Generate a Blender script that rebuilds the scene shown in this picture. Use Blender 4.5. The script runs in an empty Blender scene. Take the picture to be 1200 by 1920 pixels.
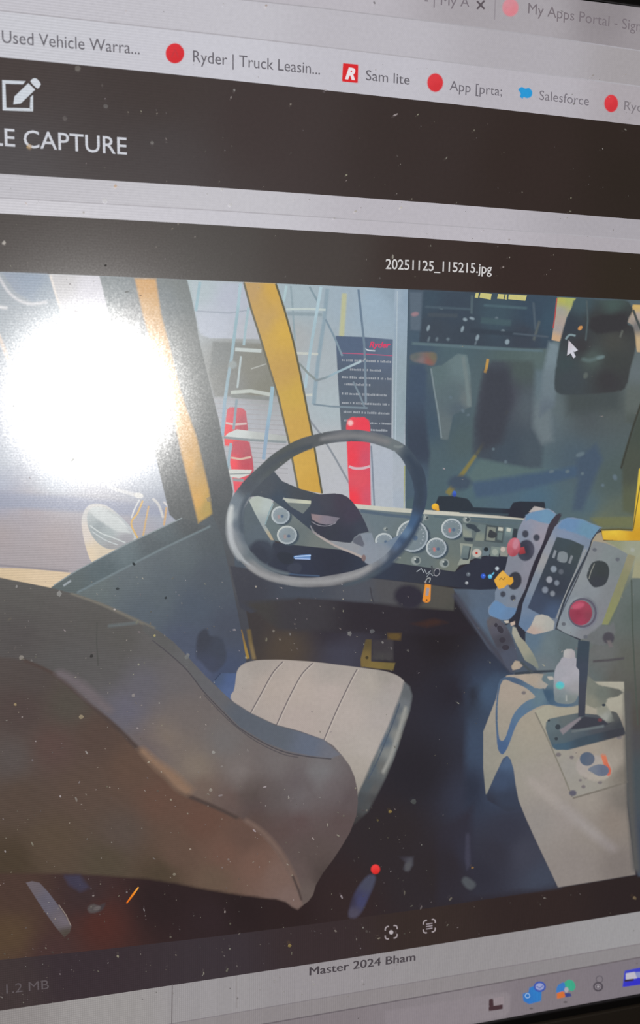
import bpy, math, random
import numpy as np
from mathutils import Vector, Matrix
from mathutils.geometry import delaunay_2d_cdt
random.seed(7)
SC = bpy.context.scene
COL = SC.collection

# ------------------------------------------------------------------ camera
# The photograph looks obliquely at a flat monitor whose face is the plane Y = 0.
W, H = 1200.0, 1920.0
V1 = np.array([6918.0, 829.0])          # vanishing point of the screen's rows
FOOT = np.array([192.0, 734.0])         # foot of the perpendicular from lens to screen
PP = np.array([W / 2, H / 2])
F = math.sqrt(-float(np.dot(V1 - PP, FOOT - PP)))
D = 0.24                                 # lens to screen, metres
def unit(v): return v / np.linalg.norm(v)
ax_y = unit(np.array([*(FOOT - PP), F]))
ax_x = unit(np.array([*(V1 - PP), F]))
ax_x = unit(ax_x - ax_y * np.dot(ax_x, ax_y))
ax_z = np.cross(ax_x, ax_y)
M = np.array([ax_x, ax_y, ax_z])         # camera vectors -> world vectors
CAMP = np.array([0.0, -D, 0.0])
cam_data = bpy.data.cameras.new('camera')
cam = bpy.data.objects.new('camera', cam_data)
COL.objects.link(cam)
right, up, back = M @ np.array([1, 0, 0]), M @ np.array([0, -1, 0]), M @ np.array([0, 0, -1])
cam.matrix_world = Matrix([[right[i], up[i], back[i], CAMP[i]] for i in range(3)] + [[0, 0, 0, 1]])
cam_data.sensor_fit = 'VERTICAL'
cam_data.sensor_height = 24.0
cam_data.lens = F / H * 24.0
cam_data.clip_start = 0.01
cam_data.dof.use_dof = True
cam_data.dof.focus_distance = 0.252
cam_data.dof.aperture_fstop = 8.0
SC.camera = cam

# ------------------------------------------------------------------ world, lamp, exposure
world = bpy.data.worlds.new('world')
SC.world = world
world.use_nodes = True
world.node_tree.nodes['Background'].inputs[0].default_value = (0.10, 0.085, 0.07, 1)
world.node_tree.nodes['Background'].inputs[1].default_value = 0.22
lamp = bpy.data.lights.new('phone_flash', 'POINT')     # the phone's flash beside its lens
lamp.energy = 1.6
lamp.shadow_soft_size = 0.0035
lamp.color = (1.0, 0.985, 0.96)
lo = bpy.data.objects.new('phone_flash', lamp)
lo.location = (-0.0045, -D, -0.0035)
COL.objects.link(lo)
vs = SC.view_settings
vs.view_transform = 'Standard'
vs.look = 'None'
vs.exposure = 0.0
vs.gamma = 1.0
vs.use_curve_mapping = False
SC.cycles.transparent_max_bounces = 24
SC.cycles.max_bounces = 4

# ------------------------------------------------------------------ materials
def lin(c):
    c = c / 255.0
    return c / 12.92 if c <= 0.04045 else ((c + 0.055) / 1.055) ** 2.4
COAT = 0.12
CORE, CORE_R = 0.22, 0.215
def screen_material():
    m = bpy.data.materials.new('lit_screen_with_matte_coating')
    m.use_nodes = True
    nt = m.node_tree
    nt.nodes.clear()
    N = nt.nodes.new
    L = nt.links.new
    out = N('ShaderNodeOutputMaterial')
    at = N('ShaderNodeAttribute'); at.attribute_name = 'col'
    geo = N('ShaderNodeNewGeometry')
    sep = N('ShaderNodeSeparateXYZ'); L(geo.outputs['Position'], sep.inputs[0])
    # fine rows of the panel, strongest towards the screen's near end
    def math_(op, a, b=None, c=None):
        n = N('ShaderNodeMath'); n.operation = op
        for i, v in enumerate((a, b, c)):
            if v is None: continue
            if isinstance(v, (int, float)): n.inputs[i].default_value = v
            else: L(v, n.inputs[i])
        return n.outputs[0]
    rows = math_('SINE', math_('MULTIPLY', sep.outputs['Z'], 2 * math.pi / 0.00068))
    near = N('ShaderNodeMapRange'); near.interpolation_type = 'SMOOTHSTEP'
    L(sep.outputs['X'], near.inputs['Value'])
    near.inputs['From Min'].default_value = -0.02; near.inputs['From Max'].default_value = 0.045
    near.inputs['To Min'].default_value = 0.085; near.inputs['To Max'].default_value = 0.0
    grain = N('ShaderNodeTexNoise'); grain.inputs['Scale'].default_value = 900.0
    grain.inputs['Detail'].default_value = 2.0
    L(geo.outputs['Position'], grain.inputs['Vector'])
    g = math_('MULTIPLY', math_('SUBTRACT', grain.outputs[0], 0.5), 0.16)
    cols = math_('SINE', math_('MULTIPLY', sep.outputs['X'], 2 * math.pi / 0.00062))
    low = N('ShaderNodeMapRange'); low.interpolation_type = 'SMOOTHSTEP'
    L(sep.outputs['Z'], low.inputs['Value'])
    low.inputs['From Min'].default_value = -0.175; low.inputs['From Max'].default_value = -0.155
    low.inputs['To Min'].default_value = 0.07; low.inputs['To Max'].default_value = 0.0
    grid = math_('MULTIPLY', math_('MULTIPLY', cols, rows), 0.035)
    fac = math_('ADD', math_('MULTIPLY_ADD', rows, near.outputs[0], 1.0), g)
    fac = math_('ADD', fac, grid)
    fac = math_('ADD', fac, math_('MULTIPLY', cols, low.outputs[0]))
    vm = N('ShaderNodeVectorMath'); vm.operation = 'SCALE'
    L(at.outputs['Color'], vm.inputs[0]); L(fac, vm.inputs['Scale'])
    em = N('ShaderNodeEmission'); L(vm.outputs[0], em.inputs[0])
    # anti-glare coating with micro grain
    sp = N('ShaderNodeTexNoise'); sp.inputs['Scale'].default_value = 2000.0
    sp.inputs['Detail'].default_value = 2.0
    L(geo.outputs['Position'], sp.inputs['Vector'])
    sub = N('ShaderNodeVectorMath'); sub.operation = 'SUBTRACT'
    L(sp.outputs['Color'], sub.inputs[0]); sub.inputs[1].default_value = (0.5, 0.5, 0.5)
    scl = N('ShaderNodeVectorMath'); scl.operation = 'SCALE'
    L(sub.outputs[0], scl.inputs[0]); scl.inputs['Scale'].default_value = 0.045
    add = N('ShaderNodeVectorMath'); add.operation = 'ADD'
    L(geo.outputs['Normal'], add.inputs[0]); L(scl.outputs[0], add.inputs[1])
    nor = N('ShaderNodeVectorMath'); nor.operation = 'NORMALIZE'
    L(add.outputs[0], nor.inputs[0])
    gl = N('ShaderNodeBsdfGlossy'); gl.distribution = 'GGX'
    gl.inputs['Roughness'].default_value = 0.24
    gl.inputs['Color'].default_value = (COAT, COAT, COAT, 1)
    L(nor.outputs[0], gl.inputs['Normal'])
    core = N('ShaderNodeBsdfGlossy'); core.distribution = 'BECKMANN'
    core.inputs['Roughness'].default_value = CORE_R
    core.inputs['Color'].default_value = (CORE, CORE, CORE, 1)
    L(nor.outputs[0], core.inputs['Normal'])
    a0 = N('ShaderNodeAddShader'); L(gl.outputs[0], a0.inputs[0]); L(core.outputs[0], a0.inputs[1])
    ad = N('ShaderNodeAddShader'); L(em.outputs[0], ad.inputs[0]); L(a0.outputs[0], ad.inputs[1])
    tr = N('ShaderNodeBsdfTransparent')
    mx = N('ShaderNodeMixShader')
    # the panel gives light from its face only
    front = math_('MULTIPLY', at.outputs['Alpha'], math_('SUBTRACT', 1.0, geo.outputs['Backfacing']))
    L(front, mx.inputs[0]); L(tr.outputs[0], mx.inputs[1]); L(ad.outputs[0], mx.inputs[2])
    L(mx.outputs[0], out.inputs[0])
    m.cycles.emission_sampling = 'NONE'
    return m
SCREEN = screen_material()
def plain(name, rgb, rough=0.5, bump=0.0, scale=400):
    m = bpy.data.materials.new(name); m.use_nodes = True
    nt = m.node_tree; b = nt.nodes['Principled BSDF']
    b.inputs['Base Color'].default_value = (*[lin(c) for c in rgb], 1)
    b.inputs['Roughness'].default_value = rough
    if bump:
        n = nt.nodes.new('ShaderNodeTexNoise'); n.inputs['Scale'].default_value = scale
        bp = nt.nodes.new('ShaderNodeBump'); bp.inputs['Strength'].default_value = bump
        bp.inputs['Distance'].default_value = 0.0003
        tc = nt.nodes.new('ShaderNodeTexCoord'); nt.links.new(tc.outputs['Object'], n.inputs['Vector'])
        nt.links.new(n.outputs[0], bp.inputs['Height']); nt.links.new(bp.outputs[0], b.inputs['Normal'])
    return m

# ------------------------------------------------------------------ helpers
STEP = 0.0000015                          # the lit layers of the display lie microns apart
LEVEL = [0]
def rays(p):
    p = np.asarray(p, float)
    d = np.column_stack([p[:, 0] - PP[0], p[:, 1] - PP[1], np.full(len(p), F)])
    return d @ M.T
def on_screen(p, y=0.0):
    d = rays(p)
    t = (y - CAMP[1]) / d[:, 1]
    return CAMP + d * t[:, None]
def smooth_loop(p, n=6, closed=True):
    p = np.asarray(p, float); out = []
    k = len(p)
    rng = range(k) if closed else range(k - 1)
    for i in rng:
        if closed: a, b, c, d = p[i - 1], p[i], p[(i + 1) % k], p[(i + 2) % k]
        else: a, b, c, d = p[max(i - 1, 0)], p[i], p[i + 1], p[min(i + 2, k - 1)]
        for j in range(n):
            t = j / n
            out.append(0.5 * ((2 * b) + (c - a) * t + (2 * a - 5 * b + 4 * c - d) * t * t + (3 * b - a - 3 * c + d) * t ** 3))
    if not closed: out.append(p[-1])
    return np.array(out)
def densify(p, step):
    out = []
    for i in range(len(p)):
        a, b = p[i], p[(i + 1) % len(p)]
        n = max(1, int(np.linalg.norm(b - a) / step))
        for j in range(n): out.append(a + (b - a) * j / n)
    return np.array(out)
def dist_to(pts, loops):
    best = np.full(len(pts), 1e9)
    for lp in loops:
        a = lp; b = np.roll(lp, -1, 0)
        for s in range(len(a)):
            ab = b[s] - a[s]; L2 = max(1e-9, ab @ ab)
            t = np.clip(((pts - a[s]) @ ab) / L2, 0, 1)
            best = np.minimum(best, np.linalg.norm(pts - (a[s] + t[:, None] * ab), axis=1))
    return best
def inside(pts, loops):
    r = np.zeros(len(pts), bool)
    for lp in loops:
        x, y = lp[:, 0], lp[:, 1]; x2, y2 = np.roll(x, -1), np.roll(y, -1)
        for i in range(len(x)):
            c = ((y[i] > pts[:, 1]) != (y2[i] > pts[:, 1]))
            if not c.any(): continue
            xi = (x2[i] - x[i]) * (pts[:, 1] - y[i]) / ((y2[i] - y[i]) or 1e-9) + x[i]
            r ^= (c & (pts[:, 0] < xi))
    return r
def paint(pts, col):
    if not isinstance(col, list):
        return np.tile([lin(c) for c in col], (len(pts), 1))
    c = np.array(col, float)
    d2 = ((pts[:, None, :] - c[None, :, :2]) ** 2).sum(2) + 30.0
    w = 1.0 / d2 ** 1.5
    s = (w @ c[:, 2:5]) / w.sum(1)[:, None]
    s = s / 255.0
    return np.where(s <= 0.04045, s / 12.92, ((np.maximum(s, 0) + 0.055) / 1.055) ** 2.4)
def where(o):
    b = np.zeros(3)
    while o is not None: b = b + np.array(o.location); o = o.parent
    return b
def part(name, px, parent, label=None):
    """A part made of several pieces: an Empty under its thing."""
    o = bpy.data.objects.new(name, None); o.empty_display_size = 0.002
    o.location = on_screen([px])[0] - where(parent); o.parent = parent
    COL.objects.link(o)
    return tag(o, label)
def make_mesh(name, v3, faces, cols, alpha, parent):
    base = where(parent) if parent is not None else None
    if base is None:
        base = v3.mean(0)
    me = bpy.data.meshes.new(name)
    me.from_pydata([tuple(v) for v in (v3 - base)], [], [tuple(f) for f in faces])
    at = me.color_attributes.new('col', 'FLOAT_COLOR', 'POINT')
    buf = np.column_stack([cols, alpha]).astype(np.float32).ravel()
    at.data.foreach_set('color', buf)
    me.materials.append(SCREEN)
    o = bpy.data.objects.new(name, me)
    COL.objects.link(o)
    if parent is None: o.location = base
    else: o.parent = parent
    return o
def tag(o, label=None, cat=None, group=None, kind=None):
    if label: o['label'] = label
    if cat: o['category'] = cat
    if group: o['group'] = group
    if kind: o['kind'] = kind
    return o
def thing(name, px, label, cat, group=None):
    o = bpy.data.objects.new(name, None)
    o.empty_display_size = 0.005
    o.location = on_screen([px])[0]
    COL.objects.link(o)
    return tag(o, label, cat, group, 'thing')
def area(name, loop, col, parent=None, sm=0, soft=0.0, holes=(), step=None, **kw):
    """One flat lit piece of the display, outlined by pixel points of its own place on the screen."""
    loops = [np.asarray(loop, float)] + [np.asarray(h, float) for h in holes]
    if sm: loops = [smooth_loop(l, sm) for l in loops]
    if soft:                                         # grow by half the feather
        lp = loops[0]; n = len(lp)
        nx = np.roll(lp, -1, 0) - np.roll(lp, 1, 0)
        nn = np.column_stack([nx[:, 1], -nx[:, 0]]); nn /= np.linalg.norm(nn, axis=1)[:, None] + 1e-9
        ar = 0.5 * np.sum(lp[:, 0] * np.roll(lp[:, 1], -1) - np.roll(lp[:, 0], -1) * lp[:, 1])
        loops[0] = lp + nn * (1 if ar > 0 else -1) * soft * 0.5
    size = loops[0].max(0) - loops[0].min(0)
    grad = isinstance(col, list)
    if step is None:
        step = max(6.0, min(22.0, max(size) / 22.0)) if (grad or soft) else 1e9
    if soft >= 5: step = min(step, max(2.5, soft * 0.7))
    if grad or soft: loops = [densify(l, step * 1.5) for l in loops]
    if soft and max(size) > 5 * soft: loops = [densify(l, max(3.0, soft * 1.6)) for l in loops]
    verts = [tuple(p) for l in loops for p in l]
    edges = []; k = 0
    for l in loops:
        edges += [(k + i, k + (i + 1) % len(l)) for i in range(len(l))]; k += len(l)
    if grad or soft:
        lo_, hi_ = loops[0].min(0), loops[0].max(0)
        gx = np.arange(lo_[0] + step / 2, hi_[0], step); gy = np.arange(lo_[1] + step / 2, hi_[1], step)
        if len(gx) and len(gy):
            g = np.array([(x + (step / 2 if j % 2 else 0), y) for j, y in enumerate(gy) for x in gx])
            g = g[inside(g, loops)]
            if len(g):
                dg = dist_to(g, loops)
                g = g[dg > max(step * 0.35, soft * 1.3 if soft < 5 else 0)]
                verts += [tuple(p) for p in g]
    if soft:                                         # rings of points that carry the feather
        for l in loops:
            nx = np.roll(l, -1, 0) - np.roll(l, 1, 0)
            nn = np.column_stack([nx[:, 1], -nx[:, 0]]); nn /= np.linalg.norm(nn, axis=1)[:, None] + 1e-9
            for fr_ in ((1.0,) if soft < 5 else (0.5, 1.0)):
                q = np.vstack([l + nn * soft * fr_, l - nn * soft * fr_])
                q = q[inside(q, loops)]
                if len(q):
                    q = q[dist_to(q, loops) > soft * fr_ * 0.93]
                    verts += [tuple(p) for p in q]
    r = delaunay_2d_cdt([Vector(v) for v in verts], edges, [], 0, 1e-4)
    pv = np.array([tuple(v) for v in r[0]]); tri = np.array([f for f in r[2]])
    tri = tri[inside(pv[tri].mean(1), loops)]
    cols = paint(pv, col)
    if soft:
        dd = dist_to(pv, loops); soft_ = min(soft, max(0.4, dd.max()))
        t = np.clip(dd / soft_ * 1.06, 0, 1)
        alpha = t * t * (3 - 2 * t)
    else: alpha = np.ones(len(pv))
    LEVEL[0] += 1
    v3 = on_screen(pv, -STEP * LEVEL[0])
    # wind the faces towards the viewer (-Y)
    a, b, c = v3[tri[:, 0]], v3[tri[:, 1]], v3[tri[:, 2]]
    ny = np.cross(b - a, c - a)[:, 1]
    tri[ny > 0] = tri[ny > 0][:, ::-1]
    o = make_mesh(name, v3, tri.tolist(), cols, alpha, parent)
    return tag(o, **kw) if kw else o
def ell(cx, cy, rx, ry, rot=0, n=22):
    a = math.radians(rot)
    return [(cx + rx * math.cos(t) * math.cos(a) - ry * math.sin(t) * math.sin(a),
             cy + rx * math.cos(t) * math.sin(a) + ry * math.sin(t) * math.cos(a))
            for t in [2 * math.pi * i / n for i in range(n)]]
def ring(name, cx, cy, rx, ry, w, col, parent=None, rot=0, **kw):
    return area(name, ell(cx, cy, rx, ry, rot), col, parent, holes=[ell(cx, cy, rx - w, ry - w, rot)], **kw)
def stroke(name, pts, w, col, parent=None, sm=0, soft=0.0, **kw):
    """A line of given width; its flanks fade over the feather."""
    p = smooth_loop(pts, sm, False) if sm else np.asarray(pts, float)
    ws = np.full(len(p), w, float) if isinstance(w, (int, float)) else np.interp(np.linspace(0, 1, len(p)), np.linspace(0, 1, len(w)), w)
    if soft:                                         # even steps along the line, ends fade too
        s = np.concatenate([[0], np.cumsum(np.linalg.norm(np.diff(p, axis=0), axis=1))])
        n = max(4, min(60, int(s[-1] / max(3.0, soft * 0.7)) + 1))
        u = np.linspace(0, s[-1], n)
        e = min(soft, s[-1] * 0.3)
        u = np.unique(np.concatenate([u, [e * 0.5, e, s[-1] - e, s[-1] - e * 0.5]]))
        p = np.column_stack([np.interp(u, s, p[:, 0]), np.interp(u, s, p[:, 1])]); ws = np.interp(u, s, ws)
        end = np.clip(np.minimum(u, s[-1] - u) / max(e, 1e-6), 0, 1)
    else: end = np.ones(len(p))
    d = np.gradient(p, axis=0); nn = np.column_stack([-d[:, 1], d[:, 0]]); nn /= np.linalg.norm(nn, axis=1)[:, None] + 1e-9
    half = ws / 2 + (soft * 0.4 if soft else 0)
    prof = [(-1, 0), (-.5, 1), (.5, 1), (1, 0)] if soft else [(-1, 1), (1, 1)]
    cols_, al = [], []
    for q, a_ in prof:
        if soft and abs(q) == .5: off = np.sign(q) * np.maximum(half - soft, half * 0.12)
        else: off = q * half
        cols_.append(p + nn * off[:, None]); al.append(np.full(len(p), a_) * end)
    k = len(p); pv = np.vstack(cols_); alpha = np.concatenate(al)
    LEVEL[0] += 1
    v3 = on_screen(pv, -STEP * LEVEL[0]); fs = []
    for c in range(len(prof) - 1):
        for r_ in range(k - 1):
            f = [c * k + r_, c * k + r_ + 1, (c + 1) * k + r_ + 1, (c + 1) * k + r_]
            ny = np.cross(v3[f[1]] - v3[f[0]], v3[f[2]] - v3[f[0]])[1] + np.cross(v3[f[2]] - v3[f[0]], v3[f[3]] - v3[f[0]])[1]
            fs.append(f if ny < 0 else f[::-1])
    o = make_mesh(name, v3, fs, paint(pv, col), alpha, parent)
    return tag(o, **kw) if kw else o
def many(name, loops, col, parent=None, **kw):
    """Small alike marks joined in one flat part."""
    LEVEL[0] += 1
    vs_, fs, k, cs = [], [], 0, []
    for i, lp in enumerate(loops):
        lp = np.asarray(lp, float); n = len(lp)
        vs_.append(lp); fs.append(list(range(k, k + n))); k += n
        c = col[i] if isinstance(col, list) else col
        cs += [[lin(q) for q in c]] * n
    pv = np.vstack(vs_); v3 = on_screen(pv, -STEP * LEVEL[0])
    out = []
    for f in fs:
        nrm = sum(np.cross(v3[f[i]] - v3[f[0]], v3[f[(i + 1) % len(f)]] - v3[f[0]])[1] for i in range(1, len(f)))
        out.append(f if nrm < 0 else f[::-1])
    o = make_mesh(name, v3, out, np.array(cs), np.ones(len(pv)), parent)
    return tag(o, **kw) if kw else o
def text(name, s, a, b, cap, col, parent=None, weight=0.0, shear=0.0, **kw):
    """Lettering along the screen's row that starts at pixel a and ends at pixel b."""
    LEVEL[0] += 1
    y = -STEP * LEVEL[0]
    cu = bpy.data.curves.new(name, 'FONT'); cu.body = s; cu.offset = weight; cu.shear = shear
    cu.resolution_u = 3
    tmp = bpy.data.objects.new('lettering_source', cu)
    me0 = bpy.data.meshes.new_from_object(tmp)
    v = np.array([tuple(q.co) for q in me0.vertices]); f = [list(p.vertices) for p in me0.polygons]
    bpy.data.objects.remove(tmp); bpy.data.curves.remove(cu); bpy.data.meshes.remove(me0)
    A, B = on_screen([a, b], y); T = on_screen([(a[0], a[1] - cap)], y)[0]
    x0, x1 = v[:, 0].min(), v[:, 0].max()
    sx = (B[0] - A[0]) / (x1 - x0); sy = (T[2] - A[2]) / 0.72
    t = (v[:, 0] - x0) * sx
    v3 = np.column_stack([A[0] + t, np.full(len(v), y), A[2] + (B[2] - A[2]) * t / (B[0] - A[0]) + v[:, 1] * sy])
    fs = []
    for q in f:
        nrm = sum(np.cross(v3[q[i]] - v3[q[0]], v3[q[(i + 1) % len(q)]] - v3[q[0]])[1] for i in range(1, len(q)))
        fs.append(q if nrm < 0 else q[::-1])
    c = np.tile([lin(k) for k in col], (len(v), 1))
    o = make_mesh(name, v3, fs, c, np.ones(len(v)), parent)
    return tag(o, **kw) if kw else o
def solid_box(name, lo_, hi_, mat, parent=None, bev=0.0):
    import bmesh
    bm = bmesh.new()
    bmesh.ops.create_cube(bm, size=1.0)
    c = [(a + b) / 2 for a, b in zip(lo_, hi_)]; s = [b - a for a, b in zip(lo_, hi_)]
    base = parent.location if parent is not None else Vector((0, 0, 0))
    for v in bm.verts: v.co = Vector([v.co[i] * s[i] + c[i] - base[i] for i in range(3)])
    if bev: bmesh.ops.bevel(bm, geom=bm.edges[:], offset=bev, segments=3, affect='EDGES')
    me = bpy.data.meshes.new(name); bm.to_mesh(me); bm.free(); me.materials.append(mat)
    o = bpy.data.objects.new(name, me); COL.objects.link(o)
    if parent is not None: o.parent = parent
    return o

# helper lines of the display's rows: y at pixel x for a row given by three points
def row(p0, p1, p2):
    c = np.polyfit([p0[0], p1[0], p2[0]], [p0[1], p1[1], p2[1]], 2)
    m0 = 2 * c[0] * 0 + c[1]; m2 = 2 * c[0] * 1200 + c[1]
    def f(x):
        if x < 0: return float(np.polyval(c, 0) + m0 * x)
        if x > 1200: return float(np.polyval(c, 1200) + m2 * (x - 1200))
        return float(np.polyval(c, x))
    return f
XS = [-160, 0, 200, 400, 600, 800, 1000, 1200, 1340]
def band(fa, fb, xs=XS): return [(x, fa(x)) for x in xs] + [(x, fb(x)) for x in xs[::-1]]

r_top = row((0, -62), (600, -50), (1200, 14))
r_top = lambda x: 14 + (x - 1200) * 0.125
r_tab = row((0, -42), (600, 15), (1200, 95))
r_adr = row((0, 20), (600, 87), (1200, 162))
r_bm = row((0, 107), (600, 168), (1200, 235))
r_hdr = row((0, 326), (600, 365), (1200, 412))
r_mid = row((0, 371), (600, 407), (1200, 450))
r_vw = row((0, 400), (600, 434), (1200, 476))
r_pt = row((0, 510), (600, 535), (1200, 563))
r_pb = row((0, 1800), (600, 1731), (1200, 1640))
r_vb = row((0, 1895), (600, 1805), (1200, 1709))
r_pg = row((0, 1975), (600, 1872), (1200, 1770))
r_tb = row((0, 2005), (600, 1902), (1200, 1795))
r_bt = lambda x: 1863 + (x - 1200) * -0.183
r_bl = lambda x: 1877 + (x - 1200) * -0.186

# ------------------------------------------------------------------ the monitor
C0 = on_screen([(-160, r_bt(-160))])[0]
tl, tr_, bl_, br_ = (on_screen([p])[0] for p in ((-160, r_top(-160)), (1340, r_top(1340)), (-160, r_bt(-160)), (1340, r_bt(1340))))
z_top = on_screen([(1200, r_top(1200))])[0][2]; z_bot = on_screen([(1050, r_bt(1050))])[0][2]
x_l, x_r = tl[0], tr_[0]
z_lip = on_screen([(1100, r_bl(1100))])[0][2]
mon = thing('computer_monitor', (600, 1900), 'flat computer monitor with black edge filling the whole view', 'monitor')
mon.location.z = z_bot - 0.02
shell = plain('brown_grey_bezel_plastic', (58, 50, 42), 0.45, 0.35, 900)
blackp = plain('black_bezel_plastic', (14, 11, 11), 0.5, 0.2, 900)
solid_box('display_panel', (x_l, 0.0003, z_bot - 0.001), (x_r, 0.006, z_top + 0.001), blackp, mon)
lipw = z_bot - z_lip
solid_box('screen_edge', (x_l - lipw, -0.0012, z_lip), (x_r + lipw, 0.004, z_bot), blackp, mon, 0.0002)
solid_box('screen_edge', (x_l - lipw, -0.0012, z_top), (x_r + lipw, 0.004, z_top + lipw), blackp, mon, 0.0002)
solid_box('screen_edge', (x_l - lipw, -0.0012, z_bot), (x_l, 0.004, z_top), blackp, mon, 0.0002)
solid_box('screen_edge', (x_r, -0.0012, z_bot), (x_r + lipw, 0.004, z_top), blackp, mon, 0.0002)
bz = 0.016
solid_box('bezel', (x_l - bz, -0.0022, z_lip - bz), (x_r + bz, 0.012, z_lip), shell, mon, 0.0006)
solid_box('bezel', (x_l - bz, -0.0022, z_top + lipw), (x_r + bz, 0.012, z_top + lipw + bz), shell, mon, 0.0006)
solid_box('bezel', (x_l - bz, -0.0022, z_lip), (x_l - lipw, 0.012, z_top + lipw), shell, mon, 0.0006)
solid_box('bezel', (x_r + lipw, -0.0022, z_lip), (x_r + bz, 0.012, z_top + lipw), shell, mon, 0.0006)
solid_box('back_shell', (x_l - bz, 0.0125, z_lip - bz), (x_r + bz, 0.045, z_top + lipw + bz), shell, mon, 0.004)


# ------------------------------------------------------------------ browser window
GREYT = [(0, 0, 196, 194, 201), (300, 30, 194, 192, 199), (600, 50, 190, 187, 193), (900, 60, 178, 174, 180), (1200, 60, 160, 154, 158), (1200, 150, 172, 167, 171), (0, 100, 201, 201, 207)]
br = thing('browser_window', (600, 235), 'light grey browser bars across the top of the screen', 'browser window')
area('tab_strip', band(r_top, r_tab), [(0, 0, 188, 186, 193), (600, 0, 184, 180, 187), (1000, 40, 165, 160, 165), (1200, 60, 150, 144, 148), (1150, 20, 140, 134, 138)], br)
area('address_bar', band(r_tab, r_adr), [(0, 0, 193, 191, 198), (400, 40, 192, 190, 197), (700, 70, 184, 181, 188), (1000, 105, 172, 168, 174), (1200, 130, 160, 155, 158)], br)
area('bookmarks_bar', band(r_adr, r_bm), [(0, 60, 198, 198, 205), (400, 100, 198, 197, 205), (700, 140, 190, 188, 196), (1000, 180, 180, 176, 183), (1200, 200, 168, 162, 167)], br)
stroke('divider_line', [(x, r_tab(x)) for x in XS], 2.2, (168, 165, 171), br)
stroke('divider_line', [(x, r_adr(x)) for x in XS], 2.4, (172, 169, 175), br)

t = thing('browser_tab', (840, 14), 'open browser tab with small grey cross at its end', 'browser tab')
text('tab_caption', '- | My A', (796, 7), (880, 13), 19, (120, 112, 120), t)
many('close_cross', [[(893, 3), (896, 1), (910, 16), (907, 18)], [(907, 0), (910, 2), (896, 18), (893, 16)]], (92, 84, 90), t)
t = thing('browser_tab', (1080, 40), 'browser tab with faded pink round icon near the top edge', 'browser tab')
stroke('tab_divider', [(929, -2), (927, 37)], 2.5, (148, 142, 148), t)
area('tab_icon', ell(957, 14, 15, 17), [(950, 5, 208, 138, 148), (962, 24, 212, 128, 138)], t, soft=4)
text('tab_caption', 'My Apps Portal - Sign In', (990, 25), (1226, 63), 21, (118, 110, 116), t)

BM = 'bookmarks on the bookmarks bar'
def bookmark(x, y, label): return thing('bookmark', (x, y), label, 'bookmark', BM)
INK = (98, 95, 102)
b = bookmark(130, 100, 'bookmark caption about used vehicles, no icon in view')
text('caption', 'Used Vehicle Warra...', (4, 80), (262, 102), 24.5, INK, b)
b = bookmark(460, 130, 'bookmark with round red icon and caption about truck leasing')
area('icon', ell(328, 100, 17.5, 19), [(322, 92, 214, 50, 58), (334, 110, 206, 44, 52)], b, soft=2)
many('icon_mark', [[(320, 108), (327, 92), (330, 92), (336, 108), (333, 108), (328.5, 96), (323, 108)]], (196, 52, 60), b)
text('caption', 'Ryder | Truck Leasin...', (362, 116), (600, 140), 23, INK, b)
b = bookmark(705, 155, 'bookmark with red square icon holding a white letter R')
area('icon', [(643, 118), (672, 121), (671, 156), (641, 153)], (212, 38, 44), b, soft=1.5)
text('icon_letter', 'R', (647, 147), (666, 149), 21, (232, 222, 226), b, weight=0.05, shear=0.3)
text('caption', 'Sam lite', (686, 150), (768, 159), 20, INK, b)
b = bookmark(880, 175, 'bookmark with round red icon and short misspelt app caption')
area('icon', ell(816, 155, 15, 17.5), [(812, 148, 214, 58, 66), (820, 164, 206, 50, 58)], b, soft=2.5)
text('caption', 'App [prta;', (843, 169), (941, 180), 19, (108, 104, 112), b)
b = bookmark(1050, 190, 'bookmark with small blue cloud icon')
area('icon', [(972, 168), (978, 163), (985, 166), (992, 165), (998, 172), (996, 181), (988, 184), (982, 182), (980, 185), (975, 181), (976, 175)], (38, 148, 208), b, sm=4, soft=2)
text('caption', 'Salesforce', (1011, 187), (1104, 198), 18.5, (118, 113, 121), b)
b = bookmark(1170, 205, 'rightmost bookmark, cut off beside its round red icon')
area('icon', ell(1146, 194, 13, 16.5), [(1142, 188, 212, 58, 66), (1150, 202, 202, 50, 58)], b, soft=2.5)
text('caption', 'Ryder', (1170, 206), (1226, 213), 18, (124, 118, 124), b)

# ------------------------------------------------------------------ page header
hd = thing('page_header', (600, 364), 'dark brown page banner above the pale strip', 'page banner')
area('banner', band(r_bm, r_hdr), [(0, 120, 68, 60, 59), (0, 310, 74, 70, 72), (300, 300, 66, 60, 61), (500, 230, 60, 51, 51), (300, 160, 62, 54, 53), (800, 260, 52, 43, 42), (1000, 300, 47, 37, 35), (1200, 330, 40, 32, 28), (1200, 250, 42, 33, 30)], hd)
text('lettering', 'LE CAPTURE', (-14, 272), (238, 290), 34.5, (202, 204, 212), hd, weight=0.004)
ic = thing('edit_icon', (34, 209), 'white pencil over open square icon on dark banner', 'icon')
area('square_outline', [(4, 150), (48, 152), (43, 158), (10, 157), (12, 202), (56, 203), (57, 182), (62, 178), (62, 209), (5, 207)], (200, 206, 214), ic)
area('pencil_body', [(25, 196), (27, 181), (53, 156), (66, 168), (39, 194)], (202, 208, 216), ic)
area('pencil_end', [(57, 153), (63, 147), (69, 148), (76, 156), (75, 161), (70, 166)], (204, 210, 218), ic, sm=2)

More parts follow.
